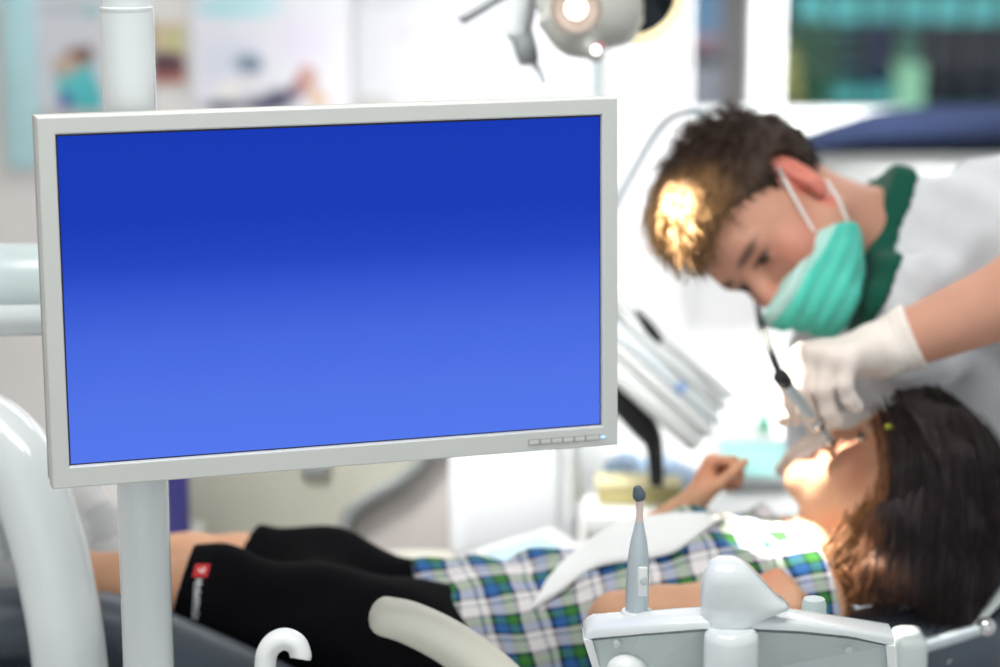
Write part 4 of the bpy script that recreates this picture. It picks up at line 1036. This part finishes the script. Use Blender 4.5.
        V, F = q_.mesh(.004, lambda X, d: np.maximum(np.maximum(d-.002, -(X-(a+bk*.036))@bk), (X-(a+bk*.05))@bk)); mk('sole', (V, F, np.tile(lin((44, 50, 62)), (len(V), 1))), m_cloth, sh, smooth=180, label='dark sole')
        s2 = S(); kk = kn if w_ < 0 else kf; dl = nrm(kk-a); s2.rc(a, a+dl*.045, .032, .03, .01); V, F = s2.mesh(.004, lambda X, d: np.maximum(d+.0006*np.sin((X@dl)*900), (X-(a+dl*.04))@dl)); mk('sock', (V, F, np.tile(lin((226, 226, 226)), (len(V), 1))), m_cloth, r, smooth=180)
    # bib: sheet draped over the chest, with neck strap
    lower = [(531, 608), (560, 590), (596, 565), (653, 555), (679, 547), (711, 524), (722, 517)]
    upper = [(546, 580), (568, 556), (614, 524), (660, 514), (704, 512), (714, 511), (724, 511)]
    N_, Mq = 36, 18; c2 = lambda q_: catmull(np.array([(x, y, 0.) for x, y in q_]), np.zeros((7, 2)), 6)[0]
    lo, hi = c2(lower), c2(upper); nr = len(lo); D = np.zeros((nr, Mq+1)); PXY = np.zeros((nr, Mq+1, 2))
    V, F = SHM; bs = BVHTree.FromPolygons(V.tolist(), F.tolist())
    for i in range(nr):
        last = None
        for j in range(Mq+1):
            x, y = (lo[i]*(1-j/Mq)+hi[i]*j/Mq)[:2]; PXY[i, j] = x, y; o = P(x, y, 2.0); hgt = bs.ray_cast(Vector(o), Vector(nrm(o-CAM)))
            dd = (np.array(hgt[0])-CAM)@FW-.006 if hgt[0] is not None else (last+.006 if last else 2.47)
            if last is not None: dd = min(max(dd, last-.004), last+.012)
            D[i, j] = last = dd
    for it in range(12):
        E_ = np.pad(D, 1, mode='edge'); D = np.minimum((E_[:-2, 1:-1]+E_[2:, 1:-1]+E_[1:-1, :-2]+E_[1:-1, 2:])/4, D+.0008)
    Vb = [P(PXY[i, j, 0], PXY[i, j, 1], D[i, j]-.007) for i in range(nr) for j in range(Mq+1)]
    Vb = np.array(Vb); Fb = [(i*(Mq+1)+j, (i+1)*(Mq+1)+j, (i+1)*(Mq+1)+j+1, i*(Mq+1)+j+1) for i in range(nr-1) for j in range(Mq)]
    n0 = len(Vb); V2 = Vb-V3(0, 0, .003); Fb2 = [tuple(q_+n0 for q_ in f_[::-1]) for f_ in Fb]
    ed = []
    for i in range(nr-1): ed += [(i*(Mq+1), (i+1)*(Mq+1)), ((i+1)*(Mq+1)+Mq, i*(Mq+1)+Mq)]
    for j in range(Mq): ed += [(j+1, j), ((nr-1)*(Mq+1)+j, (nr-1)*(Mq+1)+j+1)]
    bb = mk('bib', M().add(np.vstack([Vb, V2]), Fb+Fb2+[(a_, b_, b_+n0, a_+n0) for a_, b_ in ed]), mat('white bib paper', (238, 240, 240), .85, bump=.1, bscale=120), r, smooth=60, label='white paper dental bib')
    m = M(); m.tube([P(720, 514, 2.45), P(745, 524, 2.44), P(770, 540, 2.43), P(796, 560, 2.43), P(818, 572, 2.46)], [(.0055, .0016)]*5, n=10, up=nrm(UP-FW*.6), sub=5); mk('neck_strap', m, mat('pale strap', (222, 220, 206), .6), bb)
    return T
TC = child()

# ------------------------------------------------------------------ dental handpiece in the gloved hand, with its hose and the whip arm behind
def handpiece():
    a, b = P(781, 377, 2.41), P(829, 440, 2.48)
    r = empty('dental_handpiece', b, 'slim steel dental instrument held in the gloved hand at the mouth', 'dental tool')
    m = M(); m.tube([a, a*.6+b*.4, a*.25+b*.75, b], [.0066, .0062, .0048, .0034], n=18, sub=4); mk('handle', m, m_steel, r)
    d = nrm(b-a); mk('head', M().lathe(b-FW*.004, nrm(UP*-.5-FW*.4+RT*.2), [(-.006, .004), (-.005, .0055), (.005, .0055), (.007, .003)], n=18), m_chrome, r)
    mk('collar', M().lathe(a-d*.004, d, [(0, .0072), (.002, .008), (.014, .008), (.016, .0068)], n=20), m_black, r)
    mk('ring', M().lathe(P(816, 421, 2.452), d, [(0, .0058), (.002, .0068), (.008, .0068), (.01, .0058)], n=20), m_chrome, r)
    m = M(); m.tube([a, P(770, 350, 2.46), P(761, 325, 2.58), P(757, 300, 2.85), P(748, 250, 2.98), P(730, 180, 3.0), P(712, 128, 2.98)], .0038, n=12, sub=8); mk('hose', m, mat('dark grey hose', (22, 25, 28), .8), r)
handpiece()
def whip():
    y = 2.98; base = P(606, 470, 3.05)
    r = empty('instrument_console', (base[0], base[1], 0), 'pale tilted instrument console on a bent black arm behind the monitor', 'dental unit')
    # tilted tray body falling to the lower right
    ax = nrm(P(690, 372, 2.98)-P(610, 300, 2.98)); az = nrm(UP*.75+RT*.5-FW*.5); az = nrm(az-ax*(az@ax)); ay = np.cross(az, ax)
    c = P(655, 372, 3.05); mk('tray', M().box(c, (.2, .17, .02), [ax, ay, az], bevel=.008), m_whitem, r)
    mh = mat('pale blue grey plastic', (228, 236, 240), .4)
    for i in range(4):
        o = c+ay*(-.06+.04*i)+az*.019; m = M(); m.tube([o-ax*.13, o, o+ax*.1], [.007, .0075, .005], n=14, sub=3, rnd=.005); h = mk('instrument_handle', m, [m_whitem, mh, m_whitem, m_whitem][i], r)
        if i == 1: mk('handle_band', M().lathe(o+ax*.03, ax, [(0, .0078), (.012, .0074)], n=16), mat('soft blue plastic', (150, 186, 236), .4), h)
    m = M(); m.tube([P(637, 312, 2.98), P(650, 329, 2.98), P(660, 341, 2.98)], [.0035, .0075, .005], n=12, sub=4, rnd=.003); mk('black_grip', m, m_black, r, label='short black grip lying on the tray')
    m = M(); m.tube([P(660, 341, 2.98), P(690, 365, 2.98), P(720, 400, 2.98)], [.0035, .004, .003], n=10, sub=4); mk('grip_cable', m, m_ltgrey, r)
    # black bent arm with a thin stem to the counter
    m = M(); m.tube([P(600, 372, 3.02), P(622, 398, 3.02), P(645, 428, 3.02), P(654, 446, 3.02), P(657, 486, 3.02)], [(.03, .02), (.026, .02), (.019, .017), (.012, .012), (.009, .009)], n=16, sub=6); mk('bent_arm', m, m_black, r, label='black bent support arm')
    e = P(520, 400, 3.15); yc_ = P(510, 500, 3.15)[1]; zt_ = PY(500, 400, yc_)[2]; e = V3(e[0], yc_+.14, zt_)
    m = M(); m.tube([P(600, 372, 3.02), P(570, 345, 3.08), e+V3(0, 0, .07), e+V3(0, 0, .004)], [.02, .024, .026, .03], n=18, sub=6); mk('column', m, m_whitem, r)
    mk('foot', M().lathe(e+V3(0, 0, .001), (0, 0, 1), [(0, .07), (.012, .07), (.02, .04)], n=32), m_whitem, r)
    # arched thin whip arm
    m = M(); m.tube([P(585, 262, 3.0), P(606, 222, 3.0), P(634, 170, 3.0), P(655, 134, 3.0), P(676, 115, 2.99), P(698, 113, 2.98), P(715, 124, 2.98)], .0048, n=14, sub=8); mk('whip_arm', m, mat('satin grey metal', (150, 160, 166), .4, .3), r)
    m = M(); m.tube([P(585, 262, 3.0), P(575, 300, 3.02), P(562, 340, 3.06)], .012, n=12, sub=5); mk('whip_base', m, m_ltgrey, r)
whip()

# ------------------------------------------------------------------ operating lamp
def lamp():
    r = empty('operating_lamp', P(560, -40, 2.69), 'overhead dental lamp with bright bulb and yellow rimmed reflector', 'lamp')
    ml_, mg_ = mat('lamp bracket grey', (172, 176, 177), .5), mat('lamp stub grey', (112, 116, 118), .5)
    c = P(643, 1, 2.7); dish = c
    # round reflector seen obliquely from the back-left, warm rim
    ax = nrm(RT*.35-UP*.5-FW*.8)
    m = M(); R_ = .047
    def ringpts(rad, off): 
        u_ = nrm(np.cross(ax, V3(0, 0, 1))); w_ = np.cross(ax, u_); a = np.linspace(0, 2*np.pi, 41)[:-1]
        return c+ax*off+rad*(np.cos(a)[:, None]*u_+np.sin(a)[:, None]*w_)
    q = ringpts(R_, 0); m.tube(list(q)+[q[0]], .0066, n=10, sub=1, cap=False)
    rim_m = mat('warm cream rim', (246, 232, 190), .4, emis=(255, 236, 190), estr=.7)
    mk('reflector_rim', m, rim_m, r, label='glowing cream rim')
    mk('reflector', M().lathe(c, ax, [(-.028, .008), (-.024, .024), (-.012, .04), (-.002, R_), (-.004, R_-.002), (-.02, .02), (-.024, .001)], n=40), mat('dark mirror glass', (30, 36, 42), .15, .6), r)
    # housing lobe with the visible bulb
    h = P(590, 4, 2.70); m = M(); m.ell(h, (.062, .05, .048), [nrm(RT*.9-UP*.35), FW, nrm(UP*.9+RT*.35)], e=.85); mk('housing', m, mat('lamp housing grey', (196, 197, 190), .4), r)
    m = M(); m.tube([P(566, 10, 2.68), P(580, 36, 2.68), P(595, 52, 2.68)], [.036, .03, .012], n=24, sub=6, rnd=.012); mk('housing_shell', m, mat('lamp shell grey', (198, 199, 192), .35, coat=.3), r)
    lens = P(576, 8, 2.606); ld = nrm(-FW-UP*.25)
    mk('lens_ring', M().lathe(lens, ld, [(-.014, .026), (0, .0285), (.005, .0265), (.003, .022), (-.008, .016)], n=32), mat('warm lens ring', (176, 158, 146), .5), r)
    mk('bulb', M().ell(lens+ld*.003, (.0125,)*3), glow('bulb glow', (255, 252, 246), 3), r, label='glowing white bulb')
    mk('highlight_bead', M().ell(P(596, 50, 2.655), (.0048,)*3, n=14, m=8), glow('indicator glow', (255, 255, 255), 5), r)  # glowing bead stands in for a highlight on the lamp shell
    mk('pink_dot', M().ell(P(601, 45, 2.66), (.0035,)*3, n=12, m=8), mat('pink plastic', (226, 130, 140), .4), r)
    # bright link plate between the lobes
    m = M(); m.tube([P(602, 24, 2.70), P(618, 30, 2.70), P(632, 14, 2.70)], [(.02, .016), (.022, .02), (.014, .016)], n=20, sub=6, rnd=.01); mk('link_plate', m, m_white, r)
    # bracket, stub with bent pin, handle bar, arm up to the ceiling
    m = M(); m.tube([P(522, -20, 2.74), P(520, 10, 2.74), P(518, 36, 2.74)], [(.024, .02), (.021, .019), (.016, .015)], n=18, sub=5, rnd=.006); mk('bracket', m, ml_, r)
    m = M(); m.tube([P(520, 30, 2.74), P(526, 50, 2.74), P(529, 62, 2.74)], [(.016, .014), (.0165, .014), (.012, .012)], n=16, sub=4, rnd=.004); b = mk('stub', m, mg_, r)
    m = M(); m.tube([P(531, 60, 2.74), P(539, 70, 2.74), P(544, 84, 2.74)], [.005, .0042, .0035], n=10, sub=4); mk('pin', m, ml_, b)
    m = M(); m.tube([P(520, -16, 2.74), P(490, 2, 2.74), P(463, 18, 2.74)], [.0068, .007, .0072], n=14, sub=4, rnd=.005); mk('handle_bar', m, mg_, r)
    m = M(); m.tube([P(524, -14, 2.74), P(552, -6, 2.72), P(575, -2, 2.70)], [.018, .02, .03], n=18, sub=5); mk('neck', m, ml_, r)
    t = P(520, -18, 2.74); m = M(); m.tube([t, t+V3(-.02, .03, .3), t+V3(-.06, .1, .8), V3(t[0]-.08, t[1]+.15, ZC-.01)], [.02, .018, .02, .026], n=18, sub=6); mk('arm', m, m_whitem, r)
    L = bpy.data.lights.new('operating_spot', 'SPOT'); L.energy = 165; L.spot_size = math.radians(18); L.spot_blend = .3; L.shadow_soft_size = .012; L.color = (1, .93, .8)
    o = bpy.data.objects.new('operating_spot', L); link(o, None); p0 = lens+ld*.03; o.location = Vector(p0)
    o.rotation_euler = (Vector(P(802, 494, 2.485))-Vector(p0)).to_track_quat('-Z', 'Y').to_euler()
lamp()

# ------------------------------------------------------------------ furniture behind the patient
def behind():
    # big beige unit with a grey curved trim and a pinkish grey side
    d = 3.25
    c = P(310, 560, d); y0 = c[1]
    L = lambda px, py, dy=0: PY(px, py, y0)+V3(0, dy, 0)
    r = empty('beige_unit', (L(310, 560)[0], y0+.2, 0), 'large beige equipment cabinet with curved grey edge behind the child', 'cabinet')
    def face(m, pts, t, dy=0.):
        V = np.array([L(x, y, dy) for x, y in pts]); k = len(V); m.add(np.vstack([V, V+V3(0, t, 0)]), [tuple(range(k)), tuple(range(k, 2*k))[::-1]]+[(i, (i+1) % k, k+(i+1) % k, k+i) for i in range(k)])
    curve = [(452, 380), (444, 420), (428, 452), (405, 476), (375, 494), (352, 510), (345, 530), (345, 560)]
    zb = .02
    m = M(); face(m, [(188, 300), (456, 300)]+curve+[(345, 560), (345, 640), (188, 640)], .3); mk('beige_panel', m, mat('beige plastic', (186, 184, 170), .5, var=.04), r, smooth=0)
    m = M(); face(m, [(x+1, y+1) for x, y in curve]+[(345, 640), (470, 640), (470, 380)], .3, .015); mk('side_panel', m, mat('pinkish grey plastic', (188, 181, 177), .5, var=.05), r, smooth=0)
    m = M(); m.tube([L(x, y, -.002) for x, y in curve], [(.010, .008)]*len(curve), n=12, sub=6, up=(0, -1, 0)); mk('edge_trim', m, mat('grey green trim', (134, 138, 136), .5), r)
    m = M(); face(m, [(300, 462), (330, 462), (326, 471), (304, 471)], .01, -.011); mk('recess_plate', m, m_grey, r, smooth=0)
    mk('plinth', M().box(((L(188, 600)[0]+L(470, 600)[0])/2, y0+.16, .3), (L(470, 600)[0]-L(188, 600)[0], .3, .58), bevel=.01), m_cream, r)
    # purple backed item between the pole and the beige unit
    m = M(); a, b = P(166, 520, 3.1), P(188, 440, 3.1); m.box((a+b)/2, (b[0]-a[0], .04, .16), bevel=.008)
    o = empty('purple_box', (((a+b)/2)[0], a[1], ((a+b)/2)[2]-.08), 'purple blue narrow box standing beside the pole behind the legs', 'box'); mk('box_body', m, mat('purple plastic', (66, 62, 140), .5, var=.1), o); m = M(); m.box((a+b)/2+V3(0, 0, .083), (b[0]-a[0]+.004, .044, .012), bevel=.003); mk('lid', m, m_black, o)
    zt = ((a+b)/2)[2]-.08
    s = empty('side_shelf', (a[0]-.05, a[1], 0), 'white shelf stand behind the child\'s feet', 'shelf'); mk('shelf_board', M().box((a[0]-.045, a[1], zt-.012), (.17, .2, .022), bevel=.004), m_whitem, s)
    mk('support', M().box((a[0]-.04, a[1]+.04, (zt-.024)/2), (.16, .1, zt-.03), bevel=.01), m_whitem, s)
    # white cabinet with rounded lower corner
    d = 3.15; yc = P(510, 500, d)[1]; Q = lambda px, py: PY(px, py, yc)
    r = empty('white_cabinet', (Q(512, 560)[0], yc+.15, 0), 'bright white rounded cabinet below the monitor behind the child', 'cabinet')
    x0, x1 = Q(449, 500)[0], Q(580, 500)[0]; z1 = Q(500, 400)[2]; z0 = Q(500, 566)[2]
    m = M(); m.box(((x0+x1)/2, yc+.15, (z0+z1)/2), (x1-x0, .3, z1-z0), bevel=.025, seg=4); mk('cabinet_body', m, mat('bright white lacquer', (246, 249, 251), .3, var=.005), r)
    mk('door', M().box(((x0+x1)/2-.004, yc-.004, (z0+z1)/2), (x1-x0-.05, .012, z1-z0-.05), bevel=.005), mat('bright white door', (247, 250, 252), .3, var=.005), r)
    mk('pedestal', M().box(((x0+x1)/2+.05, yc+.17, z0/2), (x1-x0-.12, .22, z0), bevel=.02), m_whitem, r)
    m = M(); m.box(P(535, 553, 2.95), (.1, .09, .004), [nrm(RT+UP*.22), nrm(FW+UP*.5), nrm(UP)]); 
    # counter behind with pale front, teal tray, bottle, boxes
    zc = P(770, 492, 3.2)[2]; y1 = P(700, 492, 3.12)[1]
    r = empty('side_counter', (.45, y1+.25, 0), 'low white counter behind the child holding a teal tray', 'counter')
    xa, xb = P(583, 492, 3.1)[0], P(812, 492, 3.1)[0]
    mk('worktop', M().box(((xa+xb)/2, y1+.22, zc-.015), (xb-xa, .5, .03), bevel=.006), m_whitem, r)
    mk('cabinet_front', M().box(((xa+xb)/2, y1+.25, (zc-.03)/2), (xb-xa-.04, .4, zc-.035), bevel=.004), m_panel, r)
    t = empty('teal_tray', P(768, 487, 3.2), 'teal edged instrument tray on the white counter behind the raised hand', 'tray')
    a = PZ(735, 496, zc); b = PZ(805, 476, zc); mk('tray_mat', M().box((P(772, 487, 3.2)[0], y1+.18, zc+.007), (.115, .2, .012), bevel=.003), mat('teal tray plastic', (150, 214, 208), .45), t)
    m = M(); cx, cy_ = P(772, 487, 3.2)[0], y1+.18
    for dx, dy, sx, sy in ((-.058, 0, .006, .206), (.058, 0, .006, .206), (0, -.1, .12, .006), (0, .1, .12, .006)): m.box((cx+dx, cy_+dy, zc+.011), (sx, sy, .018), bevel=.002)
    mk('tray_rim', m, m_ltgrey, t)
    # bottle
    q = PZ(773, 469, zc); q[1] = min(q[1], y1+.42); q = V3(P(773, 470, 3.4)[0], y1+.4, zc)
    bt = empty('small_bottle', q, 'small green bottle at the back of the white counter', 'bottle')
    gm = mat('green bottle plastic', (30, 172, 128), .35)
    zt_ = PY(773, 446, q[1])[2]; H_ = max(.03, zt_-zc)
    mk('bottle_body', M().lathe(q, (0, 0, 1), [(0, .0065), (.002, .0075), (H_*.6, .0075), (H_*.72, .005)], n=20), gm, bt); mk('cap', M().lathe(q+V3(0, 0, H_*.72), (0, 0, 1), [(0, .006), (H_*.26, .005), (H_*.28, .003)], n=16), mat('pale green cap', (70, 190, 150), .4), bt)
    # blue cloth bundle and ochre box beside the black arm
    bb = PZ(660, 492, zc); c_ = V3(P(668, 490, 3.16)[0], y1+.1, zc)
    s_ = S(); rg = np.random.default_rng(2)
    for i in range(7): s_.el(c_+V3(rg.normal()*.02, rg.normal()*.02, .014+.006*rg.random()), (.034, .03, .016), None, .012)
    V, F = s_.mesh(.004, lambda X, d: np.maximum(d+wob(X, 25, .003, 1), zc+.001-X[:, 2])); tag(mk('folded_cloth', (V, F, np.tile(lin((188, 212, 240)), (len(V), 1))), m_cloth, None, smooth=180), 'pale blue crumpled cloth on the white counter beside the black arm', 'cloth')
    x_ = empty('card_box', V3(P(626, 498, 3.1)[0], y1+.04, zc), 'flat ochre cardboard box on the white counter near the black arm', 'box'); o = ORIG[x_.name]
    mk('tray_half', M().box(o+V3(.02, 0, .012), (.11, .06, .022), bevel=.002), mat('ochre card', (196, 184, 128), .7), x_); mk('lid', M().box(o+V3(.02, 0, .026), (.114, .064, .006), bevel=.002), mat('pale ochre card', (206, 196, 150), .7), x_)
    # pale blue folder lying on the seat edge behind the shirt
    f_ = P(533, 556, 2.86); fo = empty('folder', f_, 'light blue folder lying behind the plaid shirt', 'folder')
    ax = nrm(P(568, 541, 2.9)-P(500, 562, 2.84)); ay = nrm(FW*.9+UP*.35); ay = nrm(ay-ax*(ay@ax)); az = np.cross(ax, ay)
    mk('cover', M().box(f_, (.085, .08, .004), [ax, ay, az], bevel=.0015), mat('light blue card', (190, 220, 240), .6), fo); mk('pages', M().box(f_-az*.004, (.082, .077, .004), [ax, ay, az]), m_whitem, fo)
    rt = empty('rolling_table', (f_[0], f_[1]+.02, 0), 'white rolling table carrying the light blue folder', 'table')
    lo_ = f_-az*.016
    mk('table_top', M().box(lo_, (.16, .13, .018), [ax, ay, az], bevel=.004), m_whitem, rt)
    m = M(); m.tube([V3(lo_[0], lo_[1], .05), V3(lo_[0], lo_[1], lo_[2]-.012)], .016, n=16, sub=1); mk('stem', m, m_chrome, rt)
    mk('base', M().lathe((lo_[0], lo_[1], .004), (0, 0, 1), [(0, .12), (.03, .12), (.05, .03)], n=30), m_whitem, rt)
behind()

# ================================================================== LIGHT
w = bpy.data.worlds.new('World'); SC.world = w; n, l = nodes_of(w)
bg = n['Background']; sky = n.new('ShaderNodeTexSky'); sky.sky_type = 'HOSEK_WILKIE'; sky.turbidity = 4; sky.sun_direction = nrm(V3(.5, .6, .8))
mixn = n.new('ShaderNodeMix'); mixn.data_type = 'RGBA'; mixn.inputs['Factor'].default_value = .85; mixn.inputs['B'].default_value = (.92, .97, 1.0, 1)
l.new(sky.outputs[0], mixn.inputs['A']); l.new(mixn.outputs['Result'], bg.inputs['Color']); bg.inputs['Strength'].default_value = 1.1
def area(name, loc, tgt, size, e, col=(1, 1, 1)):
    L = bpy.data.lights.new(name, 'AREA'); L.shape = 'RECTANGLE'; L.size, L.size_y = size; L.energy = e; L.color = col
    o = bpy.data.objects.new(name, L); link(o, None); o.location = Vector(loc); o.rotation_euler = (Vector(tgt)-Vector(loc)).to_track_quat('-Z', 'Y').to_euler(); return o
area('window_light', (1.3, YW-.45, 1.9), (.7, 2.2, .6), (1.7, 1.1), 10, (.95, .98, 1))
area('back_fill', (.1, 4.2, ZC-.06), (.1, 4.7, 0), (1.6, .5), 24, (1, 1, 1))  # added area light without a fixture, brightens the back of the room
area('front_fill', (-.2, 1.6, ZC-.06), (-.1, 1.9, 0), (1.4, .6), 29, (1, .99, .97))  # added area light without a fixture, brightens the foreground
wc = area('cabinet_fill', (-.38, 2.5, 1.95), (.05, 3.15, .75), (.2, .2), 2.2); wc.data.spread = math.radians(42)  # added narrow area light, only there to whiten the cabinet
ww = area('wall_fill', (1.15, 3.7, 2.6), (.85, YW, .6), (.5, .3), 34); ww.data.spread = math.radians(66)  # added narrow area light, pushes the right back wall to white
SC.view_settings.view_transform = 'Standard'; SC.view_settings.look = 'None'; SC.view_settings.exposure = 0; SC.view_settings.gamma = 1
try:
    SC.cycles.use_denoising = True; SC.cycles.max_bounces = 8; SC.cycles.caustics_reflective = False; SC.cycles.caustics_refractive = False; SC.cycles.sample_clamp_indirect = 4
except Exception: pass

# ================================================================== CAMERA
cd = bpy.data.cameras.new('camera'); co = bpy.data.objects.new('camera', cd); link(co, None)
cd.sensor_fit = 'HORIZONTAL'; cd.sensor_width = 36; cd.lens = FPX*36/1000; cd.clip_start = .05
co.location = Vector(CAM); co.rotation_euler = (math.pi/2-PITCH, 0, 0)
cd.dof.use_dof = True; cd.dof.focus_distance = 2.02; cd.dof.aperture_fstop = 3.0
SC.camera = co
